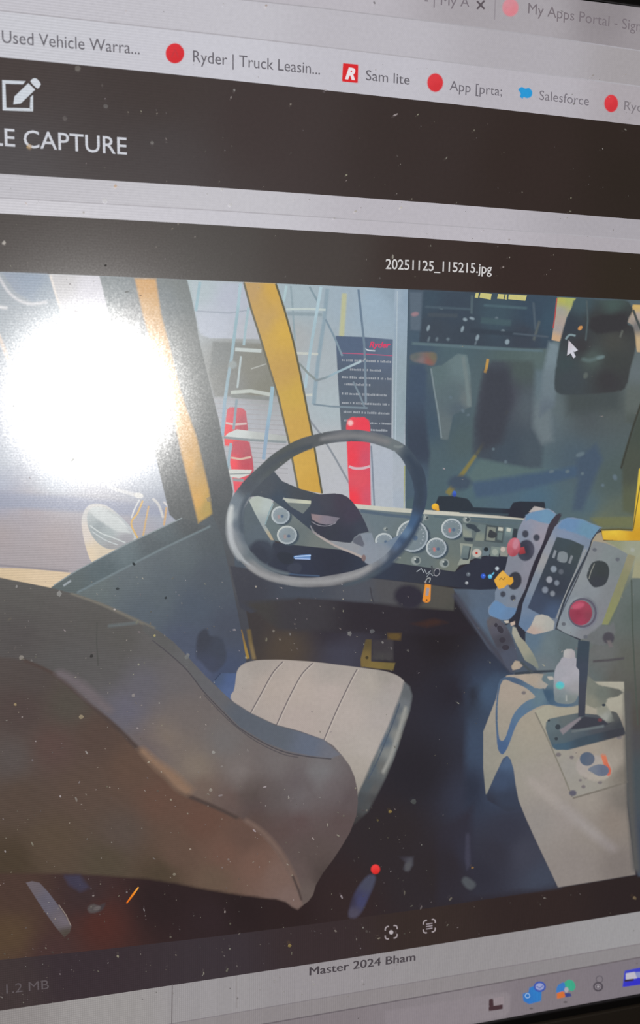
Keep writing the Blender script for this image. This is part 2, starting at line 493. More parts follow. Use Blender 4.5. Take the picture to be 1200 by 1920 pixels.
st = thing('page_strip', (600, 434), 'pale grey blank page strip between two dark bars', 'page')
area('upper_strip', band(r_hdr, r_mid), [(0, 350, 188, 186, 192), (400, 380, 192, 190, 196), (800, 400, 182, 178, 185), (1200, 430, 166, 162, 168)], st)
area('lower_strip', band(r_mid, r_vw), [(0, 385, 200, 198, 204), (400, 410, 196, 194, 201), (800, 435, 184, 180, 187), (1200, 462, 170, 165, 171)], st)
stroke('divider_line', [(x, r_mid(x)) for x in XS], 2, (172, 169, 175), st)

# ------------------------------------------------------------------ photo viewer
vw = thing('photo_viewer', (600, 1805), 'dark photo viewer window framing the cab photograph', 'viewer window')
area('title_bar', band(r_vw, r_pt), [(0, 450, 66, 60, 58), (200, 470, 68, 62, 60), (400, 480, 70, 66, 64), (600, 480, 66, 60, 58), (800, 500, 55, 45, 43), (1000, 510, 49, 38, 36), (1200, 520, 44, 36, 29)], vw)
area('lower_bar', band(r_pb, r_vb), [(0, 1850, 60, 50, 51), (150, 1800, 52, 42, 48), (400, 1800, 54, 46, 52), (600, 1770, 52, 41, 44), (800, 1740, 50, 39, 37), (1000, 1700, 44, 33, 33), (1200, 1680, 38, 29, 31)], vw)

# ------------------------------------------------------------------ page under the viewer, task bar
pg = thing('page_footer', (700, 1880), 'pale grey page foot below the dark viewer', 'page')
area('page', band(r_vb, r_pg), [(0, 1910, 140, 135, 134), (200, 1890, 150, 146, 145), (400, 1850, 150, 146, 148), (600, 1830, 147, 142, 145), (900, 1790, 146, 142, 144), (1200, 1730, 152, 150, 152)], pg)
area('lower_page', band(r_pg, r_tb), [(200, 1950, 140, 135, 136), (600, 1890, 138, 132, 134), (1200, 1785, 138, 134, 136)], pg)
stroke('divider_line', [(x, r_pg(x)) for x in XS], 1.8, (128, 122, 126), pg)
stroke('cell_border', [(323, 1846), (322, 1925)], 2, (112, 106, 108), pg)
stroke('cell_border', [(443, 1829), (444, 1890)], 1.6, (138, 133, 134), pg)
text('caption', 'Master 2024 Bham', (580, 1829), (778, 1801), 16, (66, 60, 66), pg)
text('caption_stroke', 'Master 2024 Bham', (581, 1829), (779, 1801), 16, (66, 60, 66), pg)
tb = thing('task_bar', (1000, 1900), 'mauve grey task bar along the bottom of the screen', 'task bar')
area('bar', band(r_tb, r_bt), [(600, 1915, 128, 120, 124), (900, 1890, 128, 120, 125), (1000, 1870, 124, 116, 122), (1200, 1830, 122, 115, 122), (880, 1880, 134, 127, 131)], tb)
area('search_field', [(720, 1896), (950, 1860), (957, 1866), (955, 1898), (948, 1906), (720, 1945)], (136, 128, 133), tb, soft=6)
stroke('top_edge', [(x, r_tb(x)) for x in XS], 2.4, (104, 97, 102), tb)
TI = 'icons on the task bar'
i = thing('task_icon', (930, 1896), 'brown L-shaped icon with pale square on the task bar', 'icon', TI)
area('pale_square', [(925, 1872), (944, 1868), (944, 1884), (926, 1887)], (144, 133, 138), i)
area('corner_shape', [(917, 1873), (924.5, 1872), (926, 1886), (943, 1883), (943, 1892), (916, 1896)], (66, 46, 52), i, soft=1.5)
i = thing('task_icon', (1000, 1884), 'blue mail icon with a round badge on the task bar', 'icon', TI)
area('envelope', [(980, 1863), (991, 1860), (992, 1852), (1000, 1849), (1016, 1852), (1015, 1877), (992, 1883), (981, 1877)], [(985, 1870, 46, 112, 186), (1010, 1860, 44, 120, 190)], i, soft=2)
ring('envelope_letter', 989, 1867, 5, 5, 1.6, (150, 180, 215), i)
area('badge', ell(1012, 1850, 11.5, 10), (58, 84, 168), i, soft=1.5)
area('badge_face', ell(1012, 1850, 8, 6.5), (150, 156, 196), i, soft=1.5)
stroke('badge_letter', [(1006, 1849), (1012, 1853), (1018, 1848)], 1.5, (70, 90, 160), i)
many('active_dot', [ell(996, 1891, 3.5, 1.6)], (96, 90, 94), i)
i = thing('task_icon', (1061, 1873), 'round green, blue and orange icon on the task bar', 'icon', TI)
area('green_wing', [(1058, 1843), (1066, 1837), (1075, 1840), (1079, 1850), (1074, 1858), (1066, 1856), (1060, 1850)], (58, 164, 132), i, sm=4, soft=1.5)
area('blue_wing', [(1048, 1846), (1057, 1842), (1060, 1850), (1057, 1860), (1044, 1862), (1044, 1852)], (56, 118, 186), i, sm=4, soft=1.5)
area('orange_wing', [(1044, 1862), (1056, 1858), (1062, 1866), (1058, 1870), (1044, 1873)], (204, 108, 52), i, soft=1.5)
area('navy_wing', [(1058, 1862), (1070, 1862), (1072, 1868), (1060, 1870)], (52, 66, 130), i, soft=1.5)
area('centre', ell(1062, 1856, 4, 5), (168, 160, 168), i, soft=2)
many('active_dot', [ell(1060, 1879, 4, 1.8)], (92, 86, 90), i)
i = thing('task_icon', (1121, 1860), 'small dark padlock icon on the task bar', 'icon', TI)
ring('shackle', 1124, 1836, 7, 7, 1.8, (96, 90, 98), i)
area('lock_body', ell(1121.5, 1850, 9.5, 9), (78, 72, 80), i, soft=1.5)
ring('dial', 1121.5, 1850, 6, 5.5, 1.5, (146, 138, 146), i)
area('dial_centre', ell(1121.5, 1850, 2.6, 2.6), (150, 144, 150), i)
i = thing('task_icon', (1185, 1850), 'bright blue square icon with white window at the corner', 'icon', TI)
area('tile', [(1171, 1820), (1212, 1812), (1210, 1845), (1167, 1851)], [(1180, 1825, 58, 66, 186), (1190, 1845, 46, 44, 192)], i, soft=1.5)
area('window', [(1173, 1825), (1191, 1822), (1196, 1834), (1173, 1838)], (186, 182, 194), i, soft=1)
area('window_bar', [(1171, 1837), (1188, 1835), (1188, 1839), (1171, 1841)], (52, 42, 66), i)
area('window_side', [(1190, 1823), (1200, 1822), (1212, 1828), (1210, 1834), (1194, 1833)], (132, 140, 186), i, soft=1)

# ------------------------------------------------------------------ the photograph shown in the viewer: its surroundings
def inphoto(x0, x1, y0f, y1f, n=8):
    xs = np.linspace(x0, x1, n)
    return [(x, y0f(x) if callable(y0f) else y0f) for x in xs] + [(x, y1f(x) if callable(y1f) else y1f) for x in xs[::-1]]
ph = thing('displayed_photograph', (600, 1731), 'dark floor and footwell of the cab in the displayed photograph', 'photograph')
area('cab_floor', band(r_pt, r_pb), [(460, 1180, 58, 54, 56), (540, 1210, 76, 66, 58), (560, 1160, 58, 54, 58), (640, 1230, 62, 62, 76), (620, 1170, 46, 42, 52), (760, 1240, 40, 36, 44), (820, 1200, 34, 30, 36), (850, 1300, 38, 36, 46), (780, 1450, 36, 34, 42), (740, 1560, 42, 36, 40), (820, 1640, 42, 36, 40), (640, 1700, 46, 34, 36), (400, 1720, 44, 32, 36), (300, 1690, 40, 28, 31), (450, 1700, 36, 25, 28), (540, 1715, 40, 28, 30), (190, 1730, 74, 40, 36), (160, 1680, 56, 42, 44), (20, 1750, 82, 64, 48), (30, 1680, 72, 54, 48), (100, 1790, 66, 46, 46), (900, 1300, 56, 70, 92), (880, 1500, 48, 52, 68), (860, 1640, 42, 38, 48), (420, 1640, 40, 28, 30)], ph)
area('console_shade', [(878, 1290), (930, 1262), (1010, 1262), (1010, 1500), (1050, 1664), (872, 1688), (872, 1450)], [(880, 1300, 42, 46, 58), (915, 1300, 64, 82, 106), (895, 1400, 58, 72, 94), (880, 1480, 42, 48, 64), (930, 1480, 54, 64, 84), (950, 1440, 70, 86, 112), (950, 1560, 50, 52, 66), (1020, 1650, 60, 66, 82), (900, 1640, 44, 44, 56), (985, 1600, 60, 62, 76), (930, 1600, 48, 48, 60)], ph, soft=16)
area('blue_sill_glow', [(820, 1560), (885, 1500), (885, 1690), (820, 1700)], [(880, 1600, 46, 46, 60), (840, 1620, 42, 38, 46)], ph, soft=20)

sky = thing('outdoor_view', (150, 1075), 'bright washed-out yard seen through the door window', 'window view')
area('yard', inphoto(-160, 420, r_pt, lambda x: 1110), [(0, 600, 150, 158, 166), (0, 860, 172, 178, 188), (100, 900, 176, 182, 192), (300, 900, 172, 178, 188), (200, 560, 150, 160, 168), (0, 912, 160, 166, 182), (300, 940, 150, 156, 170), (0, 935, 150, 150, 166), (60, 960, 158, 150, 156), (100, 1010, 164, 154, 156), (60, 1055, 160, 152, 155), (250, 1000, 160, 156, 164), (0, 1000, 160, 150, 152)], sky)
area('shaded_wall', [(0, r_pt(0)), (88, r_pt(88)), (118, 560), (60, 566), (30, 548)], [(10, 540, 140, 150, 166), (60, 530, 132, 146, 164), (90, 550, 140, 152, 164)], sky, soft=5)
area('far_band', [(-30, 922), (120, 930), (240, 942), (320, 950), (330, 968), (240, 966), (120, 957), (-30, 950)], (142, 147, 166), sky, soft=10)
area('white_panel', [(94, r_pt(94)), (188, r_pt(188)), (206, 582), (212, 640), (128, 640), (110, 560)], [(120, 530, 186, 184, 186), (170, 540, 196, 194, 202), (150, 600, 200, 200, 206)], sky, soft=2)
stroke('panel_edge', [(94, 514), (108, 562), (122, 600), (130, 640)], 5, (214, 206, 200), sky, sm=4, soft=3)
stroke('pale_trim', [(-6, 512), (14, 545), (34, 562), (58, 570), (90, 566)], 6, (196, 196, 200), sky, sm=4, soft=4)
stroke('pale_trim', [(-10, 574), (16, 578)], 7, (206, 206, 208), sky, soft=4)
stroke('pale_trim', [(-8, 615), (6, 650), (22, 690)], 7, (206, 188, 176), sky, sm=4, soft=4)
area('sill_strip', [(-20, 1064), (60, 1066), (134, 1074), (134, 1078), (94, 1104), (40, 1092), (-20, 1084)], [(0, 1075, 206, 184, 152), (100, 1090, 212, 190, 160)], sky, soft=2)
stroke('road_line', [(-10, 1059), (130, 1071)], 4, (136, 130, 136), sky, soft=3)

mi = thing('side_mirror', (180, 1052), 'round tilted wing mirror with cream rim outside the door', 'mirror')
area('rim', [(153, 985), (156, 962), (166, 948), (182, 944), (203, 950), (226, 968), (246, 990), (258, 1014), (220, 1032), (178, 1056), (162, 1030)], [(160, 960, 196, 194, 192), (170, 1040, 216, 198, 172), (160, 1000, 206, 196, 188), (240, 980, 176, 182, 186), (190, 1035, 206, 192, 170)], mi, sm=4, soft=2)
area('glass', [(163, 975), (166, 958), (178, 950), (198, 952), (222, 970), (242, 992), (250, 1012), (214, 1030), (188, 1022), (170, 1000)], [(180, 958, 196, 198, 196), (225, 985, 204, 208, 208), (185, 985, 138, 148, 152), (175, 970, 160, 168, 170), (205, 1000, 156, 166, 168), (210, 1022, 150, 150, 152), (235, 1010, 150, 150, 156)], mi, sm=4, soft=2)
area('reflected_sky', [(170, 955), (188, 953), (214, 968), (238, 992), (246, 1000), (222, 996), (198, 984), (178, 968)], (192, 197, 197), mi, sm=3, soft=4)
stroke('reflected_line', [(168, 985), (190, 1000), (212, 1008), (236, 1018)], 2.4, (196, 202, 202), mi, sm=3, soft=1.5)
stroke('reflected_line', [(172, 996), (196, 1012), (222, 1022)], 2.0, (188, 194, 196), mi, sm=3, soft=1.5)
ar = thing('mirror_bracket', (268, 1012), 'thin yellow and white tubular bracket beside the round mirror', 'bracket')
stroke('arm', [(190, 888), (206, 912), (232, 922), (262, 930)], [4, 8], (196, 196, 198), ar, sm=4, soft=2)
area('joint', ell(260, 929, 9, 5, 10), (212, 210, 206), ar, soft=2)
stroke('yellow_tube', [(268, 938), (258, 962), (246, 982), (260, 1012)], 3.6, (208, 170, 98), ar, sm=4, soft=1.5)
stroke('yellow_tube', [(279, 948), (273, 978), (268, 1008)], 3.6, (196, 164, 118), ar, sm=3, soft=1.5)
stroke('white_tube', [(262, 936), (252, 955), (246, 972)], 3, (206, 206, 206), ar, soft=1.5)
stroke('white_tube', [(285, 934), (296, 944), (302, 958), (306, 972)], 5, (196, 194, 192), ar, sm=3, soft=2)
stroke('yellow_tube', [(312, 950), (310, 968), (307, 986)], 4, (196, 160, 116), ar, soft=2)
stroke('white_tube', [(306, 940), (318, 952)], 4, (202, 198, 198), ar, soft=2)

bg = thing('building_view', (600, 948), 'pale building wall and pavement beyond the windscreen', 'building')
area('wall', inphoto(345, 775, r_pt, lambda x: 965), [(400, 560, 176, 182, 192), (370, 540, 168, 182, 186), (560, 560, 160, 176, 184), (540, 640, 168, 172, 174), (600, 700, 166, 176, 182), (620, 760, 168, 180, 186), (700, 570, 154, 174, 190), (740, 540, 140, 158, 172), (650, 560, 156, 172, 184), (430, 690, 142, 144, 142), (480, 700, 138, 138, 130), (440, 780, 172, 176, 184), (500, 850, 178, 178, 184), (480, 900, 176, 174, 178), (620, 850, 182, 184, 188), (640, 920, 182, 184, 190), (720, 880, 172, 180, 192), (740, 940, 172, 180, 190)], bg, step=14)
area('shadow_recess', [(398, 640), (492, 644), (508, 700), (520, 742), (401, 744), (392, 700)], [(410, 660, 128, 132, 132), (430, 720, 132, 134, 132), (480, 690, 132, 132, 124), (500, 730, 128, 128, 118)], bg, soft=5)
area('white_sheet', [(356, 526), (458, 531), (478, 590), (488, 636), (392, 634), (376, 628), (370, 604), (367, 580)], [(380, 540, 172, 184, 190), (430, 560, 176, 182, 196), (400, 610, 182, 188, 200), (470, 630, 178, 182, 190)], bg, soft=3)
stroke('sheet_fold', [(366, 583), (430, 587), (470, 581)], 3, (156, 164, 176), bg, soft=2)
many('kerb_line', [[(400 + 2 * k, 746 + 9 * k), (540, 752 + 9 * k), (540, 754 + 9 * k), (400 + 2 * k, 748 + 9 * k)] for k in range(16)], (164, 164, 168), bg)
stroke('yellow_reflection', [(646, 548), (643, 595), (640, 637)], 10, (182, 184, 150), bg, soft=4)
stroke('yellow_reflection', [(758, 872), (756, 955)], 5, (164, 168, 118), bg, soft=2)
po = thing('grey_wall_post', (747, 950), 'tall pale blue-grey wall post beside the lettered sign', 'post')
area('post', [(740, r_pt(740)), (765, r_pt(765)), (762, 700), (758, 840), (757, 955), (737, 950), (737, 820), (738, 650)], [(744, 560, 158, 174, 188), (758, 560, 138, 158, 176), (742, 750, 152, 168, 178), (756, 750, 138, 156, 164), (745, 900, 168, 176, 186), (750, 940, 164, 174, 186)], po, soft=1.5)
stroke('post_edge', [(745, 545), (743, 690), (741, 830)], 2, (172, 186, 196), po, soft=1)

sg = thing('yard_sign', (688, 815), 'blue-grey notice sign with red heading and rows of white lettering', 'sign')
area('board', [(629, 629), (684, 632), (737, 636), (735, 700), (734, 826), (640, 815), (634, 720)], [(660, 640, 84, 100, 124), (720, 640, 94, 108, 130), (650, 720, 84, 96, 112), (700, 760, 88, 98, 112), (650, 800, 92, 102, 112), (725, 810, 84, 92, 106)], sg, soft=2)
text('heading', 'Ryder', (692, 651), (732, 652), 11, (214, 66, 104), sg, weight=0.03, shear=0.3)
stroke('white_swash', [(684, 653), (690, 657), (704, 658)], 2.4, (196, 206, 212), sg, soft=1)
stroke('red_rule', [(640, 662), (690, 664), (736, 667)], 1.8, (176, 92, 122), sg)
rowsS = [(677, 641, 734), (681, 648, 733), (694, 656, 715), (709, 641, 734), (713, 660, 733), (722, 646, 694), (740, 641, 724), (757, 641, 730), (774, 644, 729), (790, 645, 660), (793, 694, 733), (806, 695, 728)]
lps = []
rg = random.Random(3)
for (yy, xa, xb) in rowsS:
    if yy in (681, 713): continue
    x = xa
    while x < xb:
        w = rg.uniform(1.4, 3.2); h = rg.uniform(3.2, 4.6); sl = (x - 640) * 0.04
        lps.append([(x, yy + sl - h), (x + w, yy + sl - h + 0.2), (x + w, yy + sl), (x, yy + sl)])
        x += w + (rg.uniform(0.5, 1.1) if rg.random() > .16 else 3.0)
many('small_lettering', lps, (152, 158, 166), sg, kind='stuff')

# ladders
LAD = (150, 182, 194); LADD = (118, 138, 150); LADW = (196, 204, 204)
ld = thing('step_ladder', (440, 880), 'aluminium step ladder with white treads in front of traffic cones', 'ladder')
stroke('rear_rail', [(375, 528), (371, 556), (367, 584)], 6, (150, 178, 188), ld, soft=1.5)
stroke('inner_rail', [(466, 575), (461, 612), (457, 648)], 5, (158, 182, 190), ld, soft=1.5)
stroke('inner_rail', [(452, 667), (445, 728)], 4, (176, 188, 190), ld, soft=1.5)
stroke('rung_shadow', [(432, 742), (508, 748)], 8, (132, 136, 134), ld, soft=3)
stroke('rung', [(440, 655), (491, 658)], 7, (188, 196, 194), ld, soft=1.5)
stroke('rung', [(432, 736), (470, 733), (508, 740)], 7, (184, 190, 184), ld, soft=1.5)
stroke('cross_brace', [(470, 692), (500, 682)], 2.5, (170, 172, 166), ld, soft=1)

CG = 'traffic cones behind the ladder'
c1 = thing('traffic_cone', (442, 835), 'upper red traffic cone with one pale band behind the ladder', 'traffic cone', CG)
area('cone_body', [(426, 768), (431, 763), (455, 765), (461, 771), (465, 804), (464, 836), (421, 836), (420, 812)], [(430, 780, 218, 98, 108), (440, 775, 200, 98, 108), (455, 790, 180, 96, 108), (428, 800, 232, 84, 92), (425, 820, 232, 80, 84), (455, 805, 176, 88, 100)], c1, soft=2)
stroke('band', [(423, 793), (440, 796), (463, 794)], 4.5, (206, 180, 178), c1, soft=1)
c2 = thing('traffic_cone', (450, 925), 'lower red traffic cone standing behind the wheel rim', 'traffic cone', CG)
area('cone_body', [(438, 826), (468, 828), (474, 862), (476, 882), (462, 922), (440, 926), (434, 880), (430, 862)], [(450, 840, 188, 84, 98), (465, 850, 176, 88, 100), (436, 870, 236, 76, 88), (460, 870, 186, 70, 86), (446, 912, 224, 84, 98)], c2, soft=2)
stroke('band', [(433, 858), (450, 861), (471, 857)], 4, (208, 178, 162), c2, soft=1)
# front rails and treads pass before the cones
area('tread', [(428, 812), (444, 805), (500, 812), (540, 818), (540, 828), (418, 820)], [(440, 812, 200, 206, 204), (500, 820, 180, 184, 182), (530, 824, 172, 176, 174)], ld, soft=1.5)
stroke('tread_edge', [(418, 820), (470, 825), (538, 829)], 5, (134, 144, 148), ld, soft=2)
area('tread', [(428, 882), (436, 880), (474, 881), (468, 890), (448, 897), (431, 894)], (204, 206, 202), ld, soft=1.5)
stroke('tread_edge', [(430, 889), (470, 888)], 2, (136, 142, 144), ld, soft=1)
stroke('tread_edge', [(436, 899), (458, 901)], 6, (146, 148, 152), ld, soft=2)
stroke('side_rail', [(451, 531), (446, 580), (440, 625), (434, 672), (427, 712), (421, 756), (417, 818)], [6, 6, 6.5], [(450, 540, 168, 192, 202), (440, 620, 148, 176, 186), (430, 700, 150, 172, 182), (418, 800, 142, 168, 186)], ld, soft=1.5)
stroke('inner_rail', [(444, 748), (441, 776), (438, 806)], 5, (138, 156, 166), ld, soft=1.5)
stroke('inner_rail', [(433, 830), (430, 855), (427, 880)], 5.5, (146, 170, 182), ld, soft=1.5)
stroke('side_rail', [(511, 724), (507, 765), (501, 805), (494, 862)], 7, [(510, 740, 150, 180, 194), (498, 840, 140, 164, 186)], ld, soft=1.5)
area('hinge_plate', ell(436, 684, 8, 7), (150, 158, 158), ld, soft=4)

l2 = thing('scaffold_ladder', (590, 765), 'thin aluminium ladder with crossing braces right of the yellow pillar', 'ladder')
stroke('rear_rail', [(545, 535), (549, 580), (553, 640)], 4, (142, 160, 168), l2, soft=2)
stroke('cross_brace', [(580, 537), (596, 566)], 4, (130, 150, 160), l2, soft=1.5)
stroke('rear_rail', [(614, 540), (608, 600), (596, 680), (588, 760)], 8, (140, 160, 172), l2, soft=3)
stroke('side_rail', [(537, 535), (532, 566)], 5, (170, 194, 200), l2, soft=1.5)
stroke('rung_shadow', [(537, 588), (606, 590)], 7, (140, 156, 164), l2, soft=3)
stroke('rung', [(536, 580), (575, 579), (611, 581)], 4.5, (188, 200, 198), l2, soft=1)
stroke('rung', [(555, 662), (597, 664)], 5, (192, 196, 190), l2, soft=1)
stroke('rung', [(572, 741), (586, 740)], 5, (194, 198, 192), l2, soft=1)
stroke('side_rail', [(602, 537), (593, 590), (583, 650), (572, 728)], 6, [(600, 550, 172, 196, 206), (585, 640, 160, 184, 194), (575, 710, 168, 190, 200)], l2, soft=1.5)
stroke('cross_brace', [(610, 598), (626, 630), (642, 668)], 4, (124, 144, 158), l2, soft=1.5)
stroke('cross_brace', [(560, 680), (578, 700), (592, 712)], 4.5, (134, 144, 144), l2, soft=1.5)
stroke('cross_brace', [(590, 714), (612, 708), (634, 697), (658, 686), (678, 677)], 4.5, [(595, 712, 130, 142, 148), (634, 697, 150, 174, 186), (675, 677, 172, 190, 198)], l2, soft=1.5)
stroke('thin_pole', [(672, 542), (677, 590), (683, 645), (685, 700), (686, 756)], 4.5, [(674, 560, 106, 126, 146), (684, 650, 112, 130, 146), (686, 740, 126, 142, 156)], l2, soft=1.5)
stroke('cross_brace', [(587, 758), (620, 762), (690, 765)], 3.5, (122, 138, 150), l2, soft=1.5)
stroke('cross_brace', [(662, 715), (674, 740), (684, 764)], 3.5, (122, 138, 150), l2, soft=1.5)
stroke('cross_brace', [(572, 775), (586, 795), (602, 815), (628, 858), (656, 908)], 4, (136, 142, 150), l2, soft=1.5)
stroke('thin_pole', [(696, 835), (699, 890), (702, 950)], 3.5, (126, 136, 150), l2, soft=1.5)

bo = thing('red_bollard', (678, 948), 'glossy red bollard post with one white band in front of the sign', 'bollard')
area('post', [(649, 800), (651, 787), (660, 782), (683, 782), (692, 788), (694, 800), (694, 870), (696, 950), (656, 950), (652, 880)], [(660, 788, 228, 74, 88), (680, 795, 230, 66, 84), (658, 860, 232, 66, 82), (688, 860, 206, 82, 104), (670, 900, 218, 84, 98), (660, 935, 236, 62, 76), (690, 930, 208, 84, 104)], bo, soft=2.5)
stroke('reflective_band', [(654, 874), (664, 878), (680, 878), (694, 874)], 5, (206, 176, 184), bo, sm=3, soft=1)
area('highlight', ell(657, 793, 5, 5), (240, 190, 190), bo, soft=4)

# ------------------------------------------------------------------ windscreen and what it shows
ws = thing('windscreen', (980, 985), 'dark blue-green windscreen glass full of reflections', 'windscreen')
area('glass', [(765, r_pt(765)), (900, r_pt(900)), (1050, r_pt(1050)), (1200, r_pt(1200)), (1340, r_pt(1340)), (1340, 1010), (1000, 985), (760, 960), (760, 800)],
     [(800, 560, 74, 88, 102), (900, 580, 62, 76, 90), (1000, 580, 60, 76, 90), (1030, 560, 62, 80, 96), (790, 640, 70, 88, 104), (850, 645, 78, 98, 106), (1000, 670, 88, 104, 104), (780, 750, 68, 84, 102), (850, 720, 84, 100, 106), (960, 680, 82, 98, 98), (870, 830, 78, 94, 98), (800, 860, 78, 96, 104), (800, 800, 66, 84, 100), (1000, 720, 84, 102, 108), (1010, 780, 98, 112, 122), (1050, 760, 92, 104, 108), (960, 820, 76, 84, 92), (1100, 780, 78, 86, 90), (1150, 760, 82, 90, 90), (1190, 700, 96, 106, 108), (900, 900, 80, 104, 112), (980, 880, 88, 108, 112), (940, 905, 76, 98, 116), (1080, 860, 76, 92, 104), (1150, 900, 78, 92, 92), (1000, 930, 76, 102, 120), (1100, 950, 80, 100, 110), (1170, 960, 92, 102, 92), (1130, 980, 100, 108, 92), (800, 920, 76, 96, 104)], ws, step=14)
area('dark_interior', [(793, r_pt(793)), (1042, r_pt(1042)), (1036, 655), (1000, 654), (900, 650), (784, 642), (790, 600)], [(800, 560, 62, 78, 92), (850, 580, 60, 72, 86), (820, 620, 62, 72, 84), (880, 630, 60, 70, 82), (930, 590, 64, 82, 94), (1000, 590, 58, 74, 90), (980, 630, 60, 68, 80), (1030, 600, 60, 80, 96)], ws, soft=5)
many('yellow_window', [[(892, 549), (898, 549), (896, 559), (890, 558)], [(901, 549), (922, 551), (920, 562), (899, 558)], [(934, 551), (946, 552), (944, 561), (932, 560)], [(948, 552), (951, 552), (950, 562), (946, 561)], [(954, 552), (988, 554), (985, 564), (953, 561)]], (196, 190, 124), ws)
area('vertical_column', [(768, 546), (791, 547), (788, 622), (770, 620)], (90, 104, 118), ws, soft=5)
area('red_spot', ell(778, 589, 7, 4, -10), (150, 122, 130), ws, soft=4)
gls = [(803, 615, 2.6, 6), (867, 617, 2.6, 6), (885, 597, 5, 2.4), (895, 633, 3, 6), (943, 622, 4, 4), (951, 641, 4, 5), (872, 599, 4, 3), (827, 578, 4, 2), (819, 636, 2.6, 4), (840, 636, 3, 3), (787, 722, 2.4, 3.4), (768, 748, 3, 2), (853, 728, 3, 3.4), (892, 643, 1.6, 5), (804, 636, 2, 6), (931, 597, 3, 3)]
area('floor_line', [(770, 641), (900, 649), (1020, 656), (1020, 660), (900, 655), (770, 646)], (92, 112, 120), ws, soft=3)
for k, (x, y, a_, b_) in enumerate(gls):
    area('glint', ell(x, y, a_, b_, 18, 12), (134, 150, 160) if k < 7 else (100, 114, 124), ws, soft=3)
area('pale_blob', [(772, 664), (800, 660), (818, 664), (814, 684), (796, 682), (772, 676)], [(780, 668, 96, 104, 104), (790, 677, 124, 112, 116), (803, 678, 138, 92, 88), (812, 670, 110, 108, 92)], ws, sm=3, soft=5)
area('dark_edge_shape', [(768, 680), (796, 684), (800, 700), (796, 760), (800, 800), (806, 850), (800, 930), (762, 940), (762, 780)], [(780, 700, 66, 82, 102), (790, 840, 58, 68, 84), (780, 900, 74, 92, 108)], ws, soft=8)
area('reflected_crate', [(806, 688), (830, 684), (858, 663), (876, 665), (882, 700), (885, 762), (850, 778), (840, 826), (826, 824), (819, 770)], [(820, 700, 92, 110, 114), (865, 690, 104, 122, 126), (850, 740, 90, 106, 112), (875, 750, 106, 116, 118), (832, 800, 98, 110, 114), (860, 765, 84, 98, 108)], ws, soft=3)
stroke('crate_edge', [(808, 690), (814, 730), (821, 770), (828, 822)], 3, (122, 136, 142), ws, soft=2)
stroke('crate_edge', [(868, 666), (875, 715), (880, 764)], 8, (112, 126, 128), ws, soft=4)
area('dark_doorway', [(905, 700), (920, 676), (1000, 676), (1012, 720), (1020, 800), (1016, 880), (985, 880), (907, 868), (886, 850), (889, 790)], [(930, 700, 68, 74, 84), (940, 740, 68, 70, 82), (980, 690, 76, 88, 88), (995, 760, 82, 92, 100), (920, 820, 66, 74, 84), (1000, 850, 72, 84, 94), (950, 850, 66, 78, 90)], ws, soft=10)
stroke('orange_streak', [(915, 672), (912, 690), (909, 700)], 5.5, (186, 146, 78), ws, soft=2)
stroke('floor_stripe', [(952, 768), (920, 810), (892, 854)], 6, (88, 90, 78), ws, soft=4)
stroke('floor_stripe', [(893, 852), (866, 890), (838, 928)], [6, 12], (126, 118, 72), ws, soft=4)
area('pale_reflection', [(1004, 690), (1026, 690), (1036, 830), (1016, 836), (1000, 800)], [(1015, 700, 96, 112, 120), (1018, 800, 106, 118, 124)], ws, soft=14)
area('floor_band', [(900, 860), (1000, 880), (1090, 878), (1060, 890), (960, 912), (880, 915), (870, 900)], (88, 108, 110), ws, soft=9)
area('floor_shadow', [(880, 905), (980, 890), (1090, 872), (1090, 890), (1000, 915), (890, 935)], (70, 90, 112), ws, soft=10)
area('dark_lump', ell(862, 905, 22, 14), (66, 80, 96), ws, soft=10)
area('dark_reflection', [(1080, 862), (1120, 830), (1130, 860), (1090, 960), (1072, 962), (1084, 900)], (70, 86, 104), ws, soft=12)
area('green_sill', [(1100, 972), (1190, 968), (1188, 990), (1125, 988)], (108, 112, 82), ws, soft=6)
area('outside_strip', [(1045, 557), (1081, 559), (1072, 577), (1062, 596), (1057, 622), (1050, 641), (1034, 638), (1040, 600)], [(1055, 563, 176, 174, 92), (1065, 562, 164, 172, 100), (1052, 582, 158, 156, 148), (1050, 602, 168, 154, 146), (1046, 618, 158, 152, 152), (1042, 632, 196, 162, 128)], ws, soft=2)
stroke('red_line', [(1044, 559), (1041, 590), (1037, 616)], 2.5, (172, 78, 78), ws, soft=1)
area('reflected_streak', [(1030, 638), (1049, 642), (1044, 700), (1040, 760), (1010, 790), (1018, 700)], [(1035, 660, 116, 132, 140), (1036, 720, 108, 122, 130), (1025, 780, 96, 108, 118)], ws, soft=9)  # pale vertical reflection in the glass, drawn as colour
area('outside_strip', [(1186, 571), (1340, 578), (1340, 680), (1194, 660), (1186, 610), (1176, 604), (1182, 586)], [(1195, 577, 206, 172, 100), (1196, 590, 170, 160, 158), (1182, 600, 158, 146, 136), (1195, 640, 190, 166, 130), (1195, 612, 110, 110, 112)], ws, soft=2)
stroke('dark_bar', [(1187, 580), (1194, 600), (1204, 622)], 5, (70, 76, 76), ws, soft=2)
area('reflected_streak', [(1180, 690), (1200, 660), (1320, 680), (1320, 840), (1170, 790), (1172, 740)], [(1190, 690, 98, 108, 112), (1185, 750, 92, 100, 98), (1195, 800, 78, 86, 84)], ws, soft=9)  # another painted reflection, right of the vehicle
